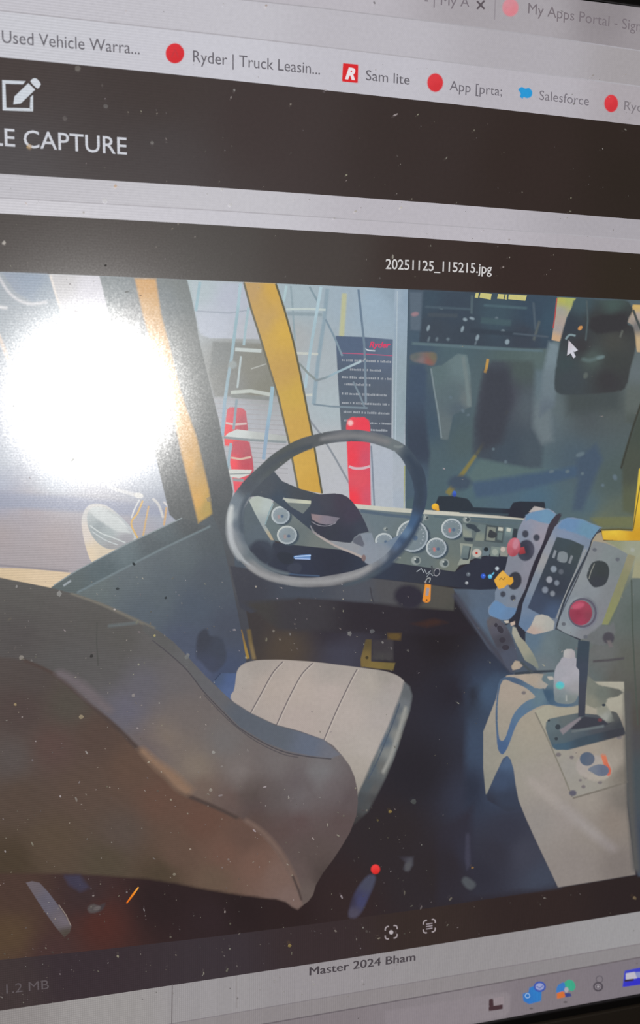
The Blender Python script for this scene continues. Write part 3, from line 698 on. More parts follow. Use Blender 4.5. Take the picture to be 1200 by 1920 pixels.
for (xa, ya, xb, yb, w_, c_) in ((795, 575, 885, 580, 4, (74, 90, 102)), (800, 590, 860, 592, 8, (70, 80, 90)), (905, 572, 990, 578, 5, (76, 98, 108)), (900, 600, 960, 606, 12, (70, 90, 98)), (880, 620, 990, 628, 10, (56, 66, 78)), (1000, 565, 1004, 620, 4, (78, 92, 104)), (1012, 600, 1000, 640, 5, (88, 96, 98)), (885, 552, 884, 590, 4, (84, 100, 108)), (960, 625, 1030, 632, 3, (78, 90, 102))):
    stroke('interior_reflection', [(xa, ya), (xb, yb)], w_, c_, ws, soft=4)
area('doorway_core', [(912, 690), (955, 688), (958, 760), (940, 830), (900, 850), (894, 800)], (62, 66, 76), ws, soft=18)
area('soft_shade', [(1045, 700), (1175, 690), (1165, 770), (1060, 780)], (70, 78, 80), ws, soft=30)
area('olive_side', [(1166, 868), (1184, 812), (1210, 740), (1260, 740), (1260, 960), (1190, 966), (1168, 960)], [(1180, 880, 74, 80, 72), (1195, 800, 70, 78, 72), (1190, 940, 88, 94, 76)], ws, soft=8)
for (xa, ya, a_, b_) in ((925, 842, 2.4, 2.4), (948, 866, 3, 3), (1034, 884, 5, 3), (1064, 884, 4, 3), (1092, 888, 3, 3), (1088, 852, 9, 4), (1130, 910, 3, 3), (1153, 895, 4, 6), (868, 770, 3, 4), (878, 778, 3, 2), (845, 745, 3, 3)):
    area('glint', ell(xa, ya, a_, b_, -20, 10), (96, 112, 122), ws, soft=3.5)
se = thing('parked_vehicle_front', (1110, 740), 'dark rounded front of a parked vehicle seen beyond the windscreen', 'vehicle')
area('body', [(1081, 560), (1130, 563), (1172, 563), (1184, 575), (1186, 584), (1176, 606), (1188, 615), (1192, 650), (1182, 690), (1172, 728), (1140, 736), (1080, 740), (1044, 736), (1040, 706), (1048, 654), (1055, 620), (1064, 596), (1072, 578)], [(1090, 570, 66, 84, 92), (1150, 572, 70, 86, 84), (1120, 600, 58, 60, 62), (1160, 600, 52, 50, 54), (1070, 610, 54, 62, 72), (1090, 650, 58, 58, 62), (1150, 640, 70, 72, 70), (1110, 672, 76, 88, 86), (1060, 680, 62, 74, 78), (1150, 680, 62, 66, 66), (1140, 710, 58, 58, 62), (1070, 710, 64, 72, 78)], se, sm=3, soft=4)
area('dark_window', [(1108, 596), (1130, 590), (1172, 592), (1176, 606), (1166, 620), (1120, 626), (1104, 616)], (54, 54, 58), se, soft=6)
stroke('body_edge', [(1100, 562), (1102, 600), (1098, 640)], 3, (78, 90, 94), se, soft=3)
stroke('lamp_arc', [(1060, 637), (1068, 628), (1080, 630)], 4, (126, 146, 152), se, sm=4, soft=2)
area('orange_light', ell(1088, 615, 5, 3.4, -45), (196, 142, 86), se, soft=2)
stroke('body_reflection', [(1088, 672), (1106, 676), (1126, 668)], 7, (90, 106, 106), se, sm=3, soft=6)  # greenish reflection painted low on the body
area('pale_glint', ell(1126, 670, 8, 3.5, -15), (104, 122, 124), se, soft=4)
area('pale_glint', ell(1098, 704, 4, 6, 20), (90, 98, 96), se, soft=4)
stroke('body_mark', [(1168, 618), (1162, 634)], 4, (92, 96, 92), se, soft=3)

cur = thing('mouse_pointer', (1072, 672), 'white arrow mouse pointer over the dark vehicle front', 'pointer')
area('arrow', [(1066, 637), (1084, 657), (1076, 661), (1080, 669), (1074.5, 672.5), (1070, 663), (1063, 668)], [(1066, 645, 196, 190, 198), (1078, 660, 202, 204, 214)], cur, soft=1.2)
stroke('arrow_shade', [(1063, 668), (1070, 663.5), (1074, 672.5)], 1.8, (54, 56, 60), cur)

fr = thing('yellow_window_frame', (1160, 1013), 'bright yellow window frame corner beside the control boxes', 'window frame')
stroke('frame_shadow', [(1204, 750), (1184, 810), (1164, 880)], 4, (58, 60, 54), fr, soft=3)
area('side_rail', [(1198, 880), (1215, 860), (1340, 860), (1340, 1090), (1204, 1090), (1198, 1013), (1186, 996)], [(1196, 900, 210, 186, 74), (1200, 940, 222, 184, 58), (1196, 1000, 200, 158, 48), (1210, 1060, 150, 144, 104)], fr, soft=2)
area('bottom_rail', [(1127, 995), (1160, 994), (1188, 996), (1204, 985), (1204, 1014), (1160, 1014), (1130, 1012)], [(1150, 1000, 224, 190, 66), (1150, 1011, 206, 162, 56), (1196, 1004, 200, 152, 44)], fr, soft=2)
stroke('frame_edge', [(1124, 993), (1160, 992), (1187, 993), (1197, 930), (1206, 880)], 2, (92, 84, 48), fr, soft=1)

# ------------------------------------------------------------------ yellow pillars and dark pillars
pl = thing('dark_door_pillar', (440, 1235), 'dark grey door pillar of the cab, between the glare and the ladder', 'pillar')
area('outer_face', [(186, r_pt(186)), (270, r_pt(270)), (285, 590), (306, 690), (330, 800), (346, 862), (384, 975), (375, 1000), (345, 990), (318, 965), (284, 822), (240, 690), (212, 620)], [(220, 540, 116, 124, 128), (250, 600, 126, 128, 130), (300, 820, 96, 98, 100), (340, 940, 82, 86, 88), (320, 880, 88, 92, 94)], pl, soft=2)
area('inner_face', [(275, r_pt(275)), (351, r_pt(351)), (360, 562), (368, 600), (372, 630), (386, 690), (400, 746), (410, 786), (424, 860), (437, 921), (432, 960), (440, 1010), (452, 1085), (464, 1160), (478, 1240), (446, 1250), (420, 1160), (390, 1010), (374, 962), (362, 870), (330, 745), (300, 640), (278, 560)],
     [(310, 560, 112, 120, 124), (335, 540, 112, 118, 118), (350, 640, 118, 122, 122), (380, 700, 110, 114, 114), (360, 760, 104, 108, 108), (400, 850, 92, 96, 98), (380, 830, 92, 97, 98), (420, 930, 82, 86, 90), (405, 945, 74, 80, 84), (425, 1000, 76, 82, 88), (440, 1080, 76, 78, 84), (450, 1160, 66, 68, 76), (460, 1230, 64, 66, 74)], pl, soft=2)
stroke('yellow_streak', [(440, 1080), (447, 1106), (455, 1136)], 3.5, (104, 94, 62), pl, soft=2)
stroke('yellow_streak', [(433, 1146), (441, 1178)], 4.5, (146, 122, 66), pl, soft=2)
stroke('yellow_streak', [(450, 1180), (457, 1206), (465, 1236)], 7, [(452, 1185, 130, 104, 64), (463, 1230, 152, 124, 62)], pl, soft=2)
stroke('yellow_streak', [(466, 1178), (470, 1206), (477, 1238)], 8, [(468, 1185, 108, 92, 62), (475, 1230, 124, 106, 76)], pl, soft=4)
y1 = thing('yellow_door_strip', (384, 978), 'pale yellow vertical door strip next to the bright glare', 'door strip')
area('strip', [(252, r_pt(252)), (292, r_pt(292)), (302, 590), (318, 650), (336, 726), (352, 774), (368, 818), (380, 868), (392, 920), (398, 964), (372, 982), (360, 930), (340, 850), (322, 762), (290, 664), (268, 590)],
     [(270, 530, 196, 150, 92), (285, 580, 196, 156, 104), (330, 720, 186, 148, 96), (350, 830, 196, 156, 98), (375, 870, 176, 146, 96), (370, 940, 206, 160, 88), (390, 950, 170, 146, 82), (358, 870, 208, 164, 98)], y1, soft=5)
y2 = thing('yellow_pillar', (580, 930), 'solid yellow windscreen pillar running down behind the steering wheel', 'pillar')
yl = [(457, r_pt(457)), (470, 577), (487, 630), (505, 690), (522, 745), (542, 830), (549, 866), (559, 918)]
yr = [(517, r_pt(517)), (525, 555), (533, 580), (541, 608), (550, 640), (564, 705), (576, 768), (585, 812), (594, 866), (604, 926)]
area('pillar_face', yl + yr[::-1], [(480, 545, 184, 152, 104), (505, 545, 202, 162, 78), (500, 600, 190, 156, 96), (530, 620, 204, 166, 76), (530, 700, 188, 152, 84), (550, 740, 196, 162, 76), (560, 800, 196, 158, 80), (570, 880, 204, 164, 78), (590, 900, 200, 158, 72)], y2, soft=2)
stroke('pillar_seal', yl, 4, (108, 104, 88), y2, soft=1.5)
stroke('pillar_seal', yr, 4, (92, 88, 68), y2, soft=1.5)

# ------------------------------------------------------------------ door panel
dp = thing('door_panel', (300, 1170), 'dark blue-grey inside door panel below the slanted window edge', 'door panel')
area('panel', [(92, 1104), (134, 1076), (240, 1018), (344, 971), (372, 983), (398, 966), (414, 1000), (432, 1080), (446, 1150), (462, 1236), (450, 1300), (430, 1330), (380, 1310), (240, 1160), (150, 1118)],
     [(180, 1095, 94, 104, 106), (250, 1080, 90, 100, 106), (340, 1040, 86, 96, 102), (400, 1010, 78, 86, 92), (400, 1080, 76, 84, 94), (300, 1120, 84, 94, 102), (360, 1140, 74, 84, 98), (280, 1150, 82, 92, 102), (340, 1200, 74, 82, 100), (430, 1180, 70, 76, 90), (420, 1260, 66, 76, 100), (380, 1260, 76, 84, 108)], dp, soft=1.5)
area('window_sill', [(92, 1104), (134, 1075), (240, 1018), (344, 970), (372, 984), (396, 986), (300, 1030), (220, 1070), (143, 1113)], [(120, 1095, 84, 94, 96), (200, 1060, 78, 92, 98), (230, 1040, 92, 106, 112), (300, 1000, 80, 92, 98), (360, 980, 74, 80, 84), (290, 1020, 74, 84, 90)], dp, soft=1.5)
stroke('sill_ridge', [(143, 1112), (215, 1075), (300, 1031), (396, 986)], 4, (106, 120, 126), dp, soft=3)
stroke('sill_highlight', [(100, 1098), (142, 1071), (240, 1019), (342, 971)], 2.4, (132, 142, 146), dp, soft=1.5)
stroke('sill_highlight', [(118, 1099), (134, 1088)], 4, (150, 158, 164), dp, soft=2)
area('latch_recess', [(368, 1232), (369, 1200), (376, 1184), (388, 1179), (394, 1192), (416, 1198), (424, 1236), (400, 1262), (376, 1240)], [(380, 1200, 58, 62, 74), (410, 1215, 62, 68, 82), (390, 1245, 64, 70, 88)], dp, sm=3, soft=6)
cl = thing('blue_cloth', (426, 1300), 'small blue cloth patch between seat back and seat cushion', 'cloth')
area('cloth', [(400, 1278), (414, 1262), (443, 1262), (443, 1284), (432, 1312), (415, 1298)], [(410, 1270, 72, 86, 112), (430, 1275, 76, 94, 132), (430, 1300, 82, 100, 138)], cl, soft=2)
stroke('cloth_fold', [(402, 1276), (414, 1262)], 2, (54, 64, 88), cl, soft=1)

# ------------------------------------------------------------------ dashboard
da = thing('dashboard', (760, 1145), 'grey dashboard with pale top edge across the cab', 'dashboard')
area('side_cheek', [(438, 985), (470, 930), (500, 985), (515, 1015), (520, 1075), (450, 1110), (440, 1060)], [(470, 970, 84, 96, 104), (490, 1000, 86, 98, 108), (460, 1060, 72, 82, 94), (500, 1060, 72, 82, 98)], da, soft=3)
area('lower_panel', [(430, 1060), (520, 1075), (700, 1084), (806, 1096), (853, 1103), (852, 1146), (735, 1138), (700, 1132), (560, 1122), (470, 1150), (450, 1140)], [(460, 1110, 60, 62, 72), (560, 1108, 66, 72, 84), (680, 1110, 76, 80, 90), (720, 1110, 78, 78, 82), (830, 1120, 80, 78, 74), (850, 1140, 74, 74, 70)], da, soft=3)
area('under_shadow', [(450, 1128), (560, 1122), (700, 1131), (852, 1146), (900, 1190), (800, 1190), (520, 1180)], [(480, 1150, 62, 60, 60), (560, 1145, 58, 56, 62), (700, 1150, 44, 40, 48), (850, 1170, 38, 34, 42)], da, soft=10)
area('side_panel', [(849, 1103), (900, 1105), (930, 1100), (930, 1158), (960, 1165), (1010, 1262), (985, 1275), (960, 1262), (915, 1215), (880, 1160)], [(890, 1120, 86, 100, 118), (900, 1150, 84, 100, 120), (870, 1125, 78, 88, 102), (940, 1200, 84, 98, 112), (930, 1230, 66, 72, 90), (985, 1260, 74, 84, 98)], da, soft=3)
stroke('side_edge', [(850, 1110), (880, 1155), (920, 1210), (965, 1262)], 12, (68, 70, 82), da, soft=8)
area('black_underside', [(512, 1016), (553, 1022), (640, 1030), (738, 1054), (853, 1072), (895, 1046), (955, 1036), (965, 1060), (952, 1104), (900, 1106), (806, 1096), (700, 1084), (600, 1084), (530, 1078), (500, 1066)], [(540, 1030, 50, 56, 70), (620, 1050, 46, 50, 64), (700, 1070, 50, 58, 74), (800, 1085, 50, 54, 66), (900, 1070, 46, 50, 64), (940, 1095, 42, 46, 60), (560, 1070, 46, 52, 70)], da, soft=2.5)
area('panel_face', [(497, 986), (512, 940), (600, 942), (700, 952), (797, 964), (900, 972), (985, 976), (966, 1030), (951, 1037), (920, 1039), (890, 1047), (862, 1060), (853, 1072), (800, 1064), (738, 1055), (690, 1045), (640, 1031), (553, 1022), (515, 1014)], [(510, 990, 98, 112, 116), (560, 1000, 100, 110, 112), (600, 1015, 112, 118, 116), (560, 960, 110, 118, 118), (700, 975, 104, 118, 126), (670, 1000, 116, 124, 132), (760, 1050, 104, 114, 112), (815, 985, 98, 114, 118), (860, 1040, 102, 112, 110), (850, 1060, 112, 118, 110), (790, 1045, 98, 110, 114), (940, 985, 88, 104, 110), (900, 1040, 98, 108, 110)], da, soft=1.5)
stroke('lip_shadow', [(675, 958), (730, 966), (772, 970)], 6, (84, 100, 116), da, soft=2)
stroke('lip_shadow', [(812, 968), (900, 978), (975, 982)], 4, (88, 104, 112), da, soft=2)
area('top_edge', [(528, 933), (584, 938), (667, 945), (730, 951), (797, 956), (900, 962), (988, 966), (984, 975), (900, 970), (800, 964), (730, 959), (665, 953), (584, 945), (536, 942)], [(540, 937, 178, 182, 172), (580, 941, 192, 194, 174), (680, 950, 196, 196, 184), (760, 955, 190, 190, 178), (850, 964, 196, 194, 182), (980, 970, 186, 182, 170)], da, soft=1.5)
area('side_plate', [(466, 937), (480, 929), (507, 935), (513, 945), (506, 962), (497, 984), (507, 1000), (514, 1014), (508, 1013), (492, 988), (478, 962)], [(480, 945, 172, 180, 172), (500, 950, 176, 186, 184), (495, 980, 150, 160, 162), (510, 1010, 172, 160, 136)], da, soft=1.5)
stroke('panel_seam', [(512, 944), (504, 962), (497, 984)], 2.4, (134, 158, 164), da, soft=1)
stroke('panel_edge_mark', [(738, 1052), (744, 1045), (752, 1046)], 3, (150, 154, 146), da, soft=1)
stroke('bevel_line', [(797, 964), (792, 980)], 2, (158, 168, 166), da, soft=1)
area('black_opening', ell(767, 1119, 28, 22, 10), (46, 44, 56), da, soft=10)
stroke('seam_line', [(694, 1100), (697, 1118), (702, 1134)], 2.5, (62, 62, 70), da, soft=2)

blk = thing('black_dash_cover', (930, 955), 'low black moulded tray on top of the dashboard', 'tray')
area('tray', [(811, 957), (822, 930), (850, 930), (877, 935), (884, 944), (888, 951), (955, 954), (962, 942), (975, 940), (1022, 941), (1023, 954), (1000, 972), (980, 972), (900, 963)], [(850, 940, 46, 54, 64), (930, 960, 46, 56, 68), (1000, 950, 44, 50, 60), (960, 968, 44, 46, 58)], blk, soft=2)
stroke('tray_edge', [(860, 960), (920, 964), (955, 965)], 4, (62, 76, 86), blk, soft=3)
b_ = thing('blue_clip', (852, 930), 'tiny blue clip on the black dash tray', 'clip')
area('clip', ell(852, 926, 3.8, 5.5), [(852, 922, 66, 110, 206), (852, 930, 50, 66, 150)], b_, soft=2)
yc = thing('yellow_plug', (820, 956), 'small yellow plug at the left end of the black dash tray', 'plug')
area('plug_head', ell(816, 950, 6.5, 6), [(816, 948, 238, 190, 54), (816, 954, 222, 160, 50)], yc, soft=2)
area('plug_stem', [(817, 947), (822, 948), (824, 958), (818, 958)], (222, 166, 62), yc, soft=1.5)

# gauges
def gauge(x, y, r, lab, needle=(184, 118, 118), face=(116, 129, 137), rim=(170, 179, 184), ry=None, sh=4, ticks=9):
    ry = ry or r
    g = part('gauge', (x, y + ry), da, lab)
    area('gauge_shadow', ell(x + sh, y + sh * .6, r, ry), (66, 80, 92), g, soft=3)  # the gauge's cast shadow, painted as an offset dark disc
    area('dial_face', ell(x, y, r - 1, ry - 1), [(x - r * .6, y - r * .5, face[0] + 8, face[1] + 8, face[2] + 8), (x + r * .5, y + r * .5, *face), (x, y, face[0] + 2, face[1] + 2, face[2])], g, step=5)
    many('scale_marks', [[(x + (r * .62) * math.cos(a), y + (ry * .62) * math.sin(a)), (x + (r * .74) * math.cos(a - .06), y + (ry * .74) * math.sin(a - .06)), (x + (r * .74) * math.cos(a + .08), y + (ry * .74) * math.sin(a + .08))] for a in [math.radians(140 + 260 * k / (ticks - 1)) for k in range(ticks)]], (158, 166, 174), g, kind='stuff')
    if needle:
        stroke('needle', [(x - r * .3, y - 1), (x - r * .12, y + r * .18), (x - r * .3, y + r * .38)], 4.5, needle, g, soft=2.5)
    area('hub_cap', ell(x + r * .18, y + ry * .12, r * .16, r * .16), (84, 104, 128), g, soft=2)
    ring('bezel_ring', x, y, r, ry, 3.4, [(x - r, y - r, rim[0] + 14, rim[1] + 12, rim[2] + 8), (x + r, y + r, rim[0] - 14, rim[1] - 12, rim[2] - 8)], g)
    return g
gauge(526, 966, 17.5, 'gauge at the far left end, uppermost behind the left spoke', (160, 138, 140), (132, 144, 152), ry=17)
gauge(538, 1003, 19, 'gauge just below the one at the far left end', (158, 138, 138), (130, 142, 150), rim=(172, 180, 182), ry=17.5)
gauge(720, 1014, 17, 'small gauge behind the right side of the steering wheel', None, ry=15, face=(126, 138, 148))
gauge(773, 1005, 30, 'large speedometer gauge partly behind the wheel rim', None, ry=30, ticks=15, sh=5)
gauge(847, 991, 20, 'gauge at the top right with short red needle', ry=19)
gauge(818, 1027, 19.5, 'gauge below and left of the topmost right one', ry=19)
for x, y, r, lab in ((800, 971, 5, 'small screw knob below the pale lip next to the wheel'), (781, 1051, 9, 'knob under the speedometer gauge'), (834, 1056, 9, 'knob under the lower right gauge'), (876, 974, 7, 'knob right of the top right gauge'), (724, 992, 4, 'small screw above the small gauge')):
    k = part('panel_knob', (x, y + r), da, lab)
    area('collar', ell(x - 1, y, r, r * .9), (146, 154, 152), k, soft=2.5)
    area('cap', ell(x + 1, y, r * .55, r * .6), (70, 82, 88), k, soft=2)
    area('shine', ell(x - r * .3, y - r * .3, r * .22, r * .2), (186, 192, 188), k)

# switches
s = part('lever_switch', (890, 1015), da, 'dark double lever switch on a pale plate')
area('base_plate', [(866, 982), (884, 984), (885, 1008), (868, 1006)], [(874, 1000, 140, 146, 134), (880, 988, 108, 122, 126)], s, soft=2)
area('second_plate', [(897, 982), (914, 985), (909, 1015), (890, 1014)], [(905, 990, 104, 118, 120), (900, 1010, 128, 136, 126)], s, soft=1.5)
area('shadow_block', [(868, 1008), (889, 1009), (887, 1016), (872, 1015)], (56, 66, 76), s, soft=2)
area('lever', [(874, 982), (890, 984), (895, 990), (901, 995), (893, 998), (886, 993), (876, 989)], (58, 68, 78), s, sm=3, soft=2)
s = part('rotary_switch', (922, 1018), da, 'square panel switch with black turn knob')
area('dark_frame', [(911, 983), (945, 988), (943, 1019), (907, 1015)], (72, 82, 86), s, soft=1.5)
area('plate', [(914, 987), (930, 989), (928, 1015), (911, 1013)], (126, 132, 124), s, soft=1.5)
area('turn_knob', [(919, 993), (925, 996), (932, 1001), (930, 1007), (922, 1009), (915, 1006), (916, 999)], (58, 62, 68), s, sm=3, soft=2)
area('white_tab', [(934, 988), (944, 989), (943, 996), (933, 995)], (186, 188, 176), s, soft=1.5)
area('side_body', [(933, 997), (943, 998), (941, 1014), (932, 1012)], (104, 118, 118), s, soft=2)
s = part('rocker_switch', (952, 1018), da, 'rocker switch with bright white top next to the joystick box')
area('body', [(948, 988), (962, 990), (958, 1018), (945, 1016)], [(954, 995, 120, 138, 138), (952, 1012, 92, 106, 112)], s, soft=1.5)
area('white_tab', [(950, 989), (959, 991), (957, 998), (949, 996)], (192, 194, 184), s, soft=1.5)
area('dark_gap', [(963, 990), (971, 991), (968, 1012), (960, 1010)], (52, 60, 68), s, soft=2)
s = part('square_rocker', (872, 1056), da, 'large square rocker switch with pale outline')
area('outline', [(862, 1018), (887, 1020), (880, 1057), (857, 1060), (864, 1045)], (146, 152, 142), s, soft=1.5)
area('rocker', [(868, 1022), (882, 1024), (877, 1050), (863, 1048)], [(870, 1030, 112, 126, 126), (872, 1046, 96, 110, 114)], s, soft=1.5)
stroke('rocker_shadow', [(882, 1025), (878, 1049), (867, 1048)], 3, (62, 72, 78), s, soft=1)
s = part('push_button', (894, 1046), da, 'round white push button with a red centre')
area('collar_plate', [(886, 1024), (904, 1026), (902, 1048), (884, 1046)], (118, 130, 128), s, soft=2)
area('button_face', ell(894, 1037, 8.5, 8), (186, 180, 172), s, soft=2)
area('red_centre', ell(893.5, 1037, 2.3, 2.3), (186, 56, 44), s, soft=1)
s = part('small_black_knob', (912, 1036), da, 'tiny black knob right of the red-centred button')
area('plate', [(905, 1026), (919, 1027), (917, 1043), (904, 1042)], (104, 120, 128), s, soft=2)
area('knob', ell(911.5, 1030, 4.5, 4), (40, 48, 54), s, soft=1.5)
s = part('square_indicator', (928, 1042), da, 'pale square indicator lamp in the lower switch row')
area('frame', [(921, 1024), (938, 1026), (935, 1044), (919, 1043)], (122, 134, 130), s, soft=1.5)
area('lens', ell(928, 1035, 5.5, 6), (152, 160, 152), s, soft=2)
s = part('square_indicator', (945, 1040), da, 'whitish indicator lamp half hidden by the red joystick ball')
area('frame', [(939, 1024), (955, 1026), (952, 1044), (937, 1043)], (138, 140, 134), s, soft=2)
area('lens', ell(943, 1030, 4.5, 4.5), (188, 176, 166), s, soft=2)
for x, y, c, a_, lab in ((906, 1080, (52, 92, 196), 4.5, 'small dark blue light under the switches'), (919, 1081, (92, 176, 214), 4, 'small cyan light next to the blue one'), (932, 1066, (168, 178, 186), 3.6, 'small whitish stud above the cyan light'), (878, 1077, (92, 100, 110), 4, 'dim grey ring stud left of the blue light'), (875, 1093, (150, 154, 160), 3, 'small pale stud below the dim ring stud')):
    k = part('indicator_stud', (x, y), da, lab)
    area('lens', ell(x, y, a_, a_), c, k, soft=1.8)
    area('lens_shine', ell(x + .8, y - 1, a_ * .35, a_ * .3), tuple(min(255, q + 40) for q in c), k)
stroke('light_streak', [(922, 1078), (927, 1073)], 3, (96, 176, 206), k, soft=1)

# ------------------------------------------------------------------ things seen through the wheel
st_ = thing('turn_signal_stalk', (545, 1055), 'black stalk with shiny pale blue tip behind the steering wheel', 'stalk')
area('round_boot', ell(490, 1036, 24, 24, 0), [(490, 1036, 50, 56, 70), (500, 1020, 58, 66, 80)], st_, soft=8)
area('stalk_body', [(519, 1044), (522, 1036), (534, 1035), (550, 1040), (552, 1049), (545, 1058), (530, 1056)], (44, 50, 62), st_, sm=3, soft=3)
area('lower_boot', [(545, 1058), (560, 1056), (566, 1064), (560, 1074), (545, 1072), (538, 1066)], (56, 62, 78), st_, sm=3, soft=4)
stroke('tip', [(550, 1045), (566, 1044), (583, 1044)], [5, 10], (104, 138, 186), st_, soft=1.5)
stroke('tip_shine', [(553, 1043.5), (568, 1042.5), (583, 1041.5)], 2, (176, 200, 232), st_)
stroke('tip_shine', [(553, 1047.5), (582, 1048.5)], 1.8, (160, 184, 226), st_)
stroke('lower_line', [(525, 1074), (560, 1078), (600, 1080)], 3, (68, 86, 112), st_, soft=1.5)

kt = thing('key_ring', (805, 1130), 'keys with orange tag hanging from the ignition', 'keys')
ring('ring', 819, 1073, 6, 8, 1.5, (142, 142, 148), kt, rot=20)
stroke('key', [(809, 1060), (812, 1072), (809, 1078)], 3.5, (72, 76, 82), kt, soft=1)
stroke('key', [(781, 1072), (790, 1066), (795, 1074)], 2, (150, 156, 162), kt)
stroke('key', [(796, 1068), (800, 1076), (808, 1070)], 2, (142, 148, 154), kt)
stroke('key', [(800, 1082), (806, 1074), (812, 1080)], 2, (128, 134, 140), kt)
stroke('chain', [(797, 1092), (801, 1085), (807, 1084), (805, 1092)], 2, (150, 152, 152), kt, sm=3)
area('orange_tag', [(797, 1094), (808, 1096), (807, 1126), (803, 1130), (796, 1130), (792, 1126)], [(802, 1097, 226, 146, 58), (800, 1126, 222, 138, 50)], kt, sm=0, soft=1.5)
area('tag_label', [(799.5, 1101), (805.5, 1102), (803, 1118), (797.5, 1117)], (156, 146, 150), kt, soft=1)
area('tag_hole', ell(800, 1125, 1.8, 1.8), (110, 70, 40), kt)

# pedals, footwell
pd = thing('pedal_bracket', (720, 1254), 'dull yellow pedal bracket in the dark footwell', 'bracket')
area('plate', [(686, 1198), (697, 1198), (696, 1240), (742, 1243), (738, 1257), (676, 1250), (676, 1236)], [(690, 1205, 88, 76, 50), (684, 1235, 116, 98, 60), (700, 1248, 122, 104, 60), (735, 1250, 112, 98, 58)], pd, soft=2.5)
area('inner_plate', [(698, 1200), (738, 1196), (738, 1240), (697, 1238)], [(715, 1210, 58, 54, 60), (715, 1235, 66, 64, 66)], pd, soft=4)
area('upper_tab', [(725, 1187), (754, 1187), (752, 1201), (726, 1199)], (92, 74, 44), pd, soft=4)
area('bolt_hole', ell(688, 1233, 3, 3), (66, 58, 40), pd, soft=1.5)
area('upper_glow', [(815, 1160), (850, 1165), (800, 1176), (760, 1172)], (58, 40, 38), pd, soft=8)

# ------------------------------------------------------------------ steering wheel
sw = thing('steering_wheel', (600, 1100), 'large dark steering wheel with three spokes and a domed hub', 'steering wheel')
area('upper_spoke', [(452, 908), (474, 886), (500, 872), (515, 885), (529, 902), (545, 909), (561, 916), (600, 927), (606, 936), (584, 939), (556, 936), (531, 934), (545, 950), (568, 963), (584, 945), (590, 962), (586, 997), (562, 977), (545, 962), (528, 950), (508, 936), (484, 930), (468, 932), (455, 925)],
     [(480, 900, 64, 72, 82), (500, 915, 68, 76, 86), (560, 928, 66, 72, 80), (550, 965, 60, 70, 86), (575, 985, 58, 68, 82), (520, 940, 58, 72, 88)], sw, soft=1.5)
area('lower_spoke', [(586, 994), (600, 1003), (617, 1013), (658, 1018), (675, 1000), (697, 999), (703, 1018), (722, 1018), (752, 1000), (748, 1025), (700, 1062), (684, 1055), (683, 1046), (660, 1036), (636, 1028), (612, 1014), (594, 1004)],
     [(600, 1003, 160, 150, 148), (640, 1022, 142, 146, 152), (685, 1030, 136, 144, 156), (720, 1035, 134, 142, 152), (690, 1010, 128, 138, 150), (735, 1015, 112, 128, 146), (670, 1024, 144, 146, 152)], sw, soft=1.5)
area('spoke_recess', [(661, 1012), (676, 1001), (684, 1022), (682, 1026), (662, 1018)], (96, 100, 112), sw, soft=2)
stroke('spoke_highlight', [(586, 996), (602, 1008), (630, 1024), (660, 1036), (682, 1046)], [3, 5], (170, 160, 156), sw, sm=3, soft=1.5)  # highlight along the spoke's edge, put in as bright colour
area('bolt', ell(682, 1046, 4, 6), (126, 108, 108), sw, soft=2)
area('hub', [(584, 932), (600, 927), (627, 925), (642, 927), (652, 932), (662, 942), (671, 954), (678, 966), (686, 982), (692, 997), (673, 1001), (664, 1008), (658, 1018), (645, 1017), (617, 1013), (600, 1004), (590, 997), (583, 982), (581, 960)],
     [(610, 940, 66, 68, 80), (640, 940, 66, 62, 76), (660, 965, 66, 62, 78), (675, 990, 60, 66, 80), (620, 1000, 54, 58, 70), (600, 990, 54, 56, 70), (650, 1005, 54, 58, 72), (590, 950, 62, 68, 82)], sw, soft=1.5)
area('horn_shine', [(583, 963), (596, 965), (615, 967), (638, 971), (628, 981), (612, 984), (598, 981), (585, 974)], [(590, 968, 142, 124, 128), (610, 975, 128, 120, 132), (632, 973, 118, 114, 126)], sw, soft=1.5)
stroke('hub_line', [(584, 978), (598, 985), (615, 986), (630, 980)], 1.6, (134, 132, 142), sw, sm=3)
stroke('hub_line', [(582, 985), (588, 998), (600, 1004)], 2.2, (136, 132, 140), sw, sm=3, soft=1)
outer = [(426, 976), (429, 950), (436, 931), (452, 909), (468, 891), (487, 874), (510, 853), (536, 836), (562, 823), (589, 815), (616, 809), (645, 806), (672, 806), (697, 810), (724, 817), (750, 829), (768, 842), (781, 860), (792, 877), (798, 895), (801, 927), (798, 948), (792, 966), (771, 1004), (754, 1026), (736, 1046), (716, 1063), (697, 1077), (672, 1088), (645, 1095), (610, 1100), (575, 1101), (548, 1099), (522, 1093), (500, 1086), (480, 1076), (461, 1062), (445, 1046), (436, 1029), (430, 1011)]
inner = [(457, 976), (458, 955), (470, 930), (490, 906), (515, 885), (547, 860), (570, 848), (592, 839), (620, 832), (652, 829), (676, 829), (697, 832), (716, 838), (736, 846), (750, 858), (760, 874), (768, 890), (774, 909), (776, 926), (774, 941), (768, 972), (758, 992), (746, 1008), (729, 1032), (710, 1048), (687, 1060), (656, 1071), (624, 1077), (600, 1081), (575, 1083), (552, 1081), (529, 1077), (510, 1070), (494, 1060), (480, 1047), (470, 1032), (463, 1018), (458, 1000)]
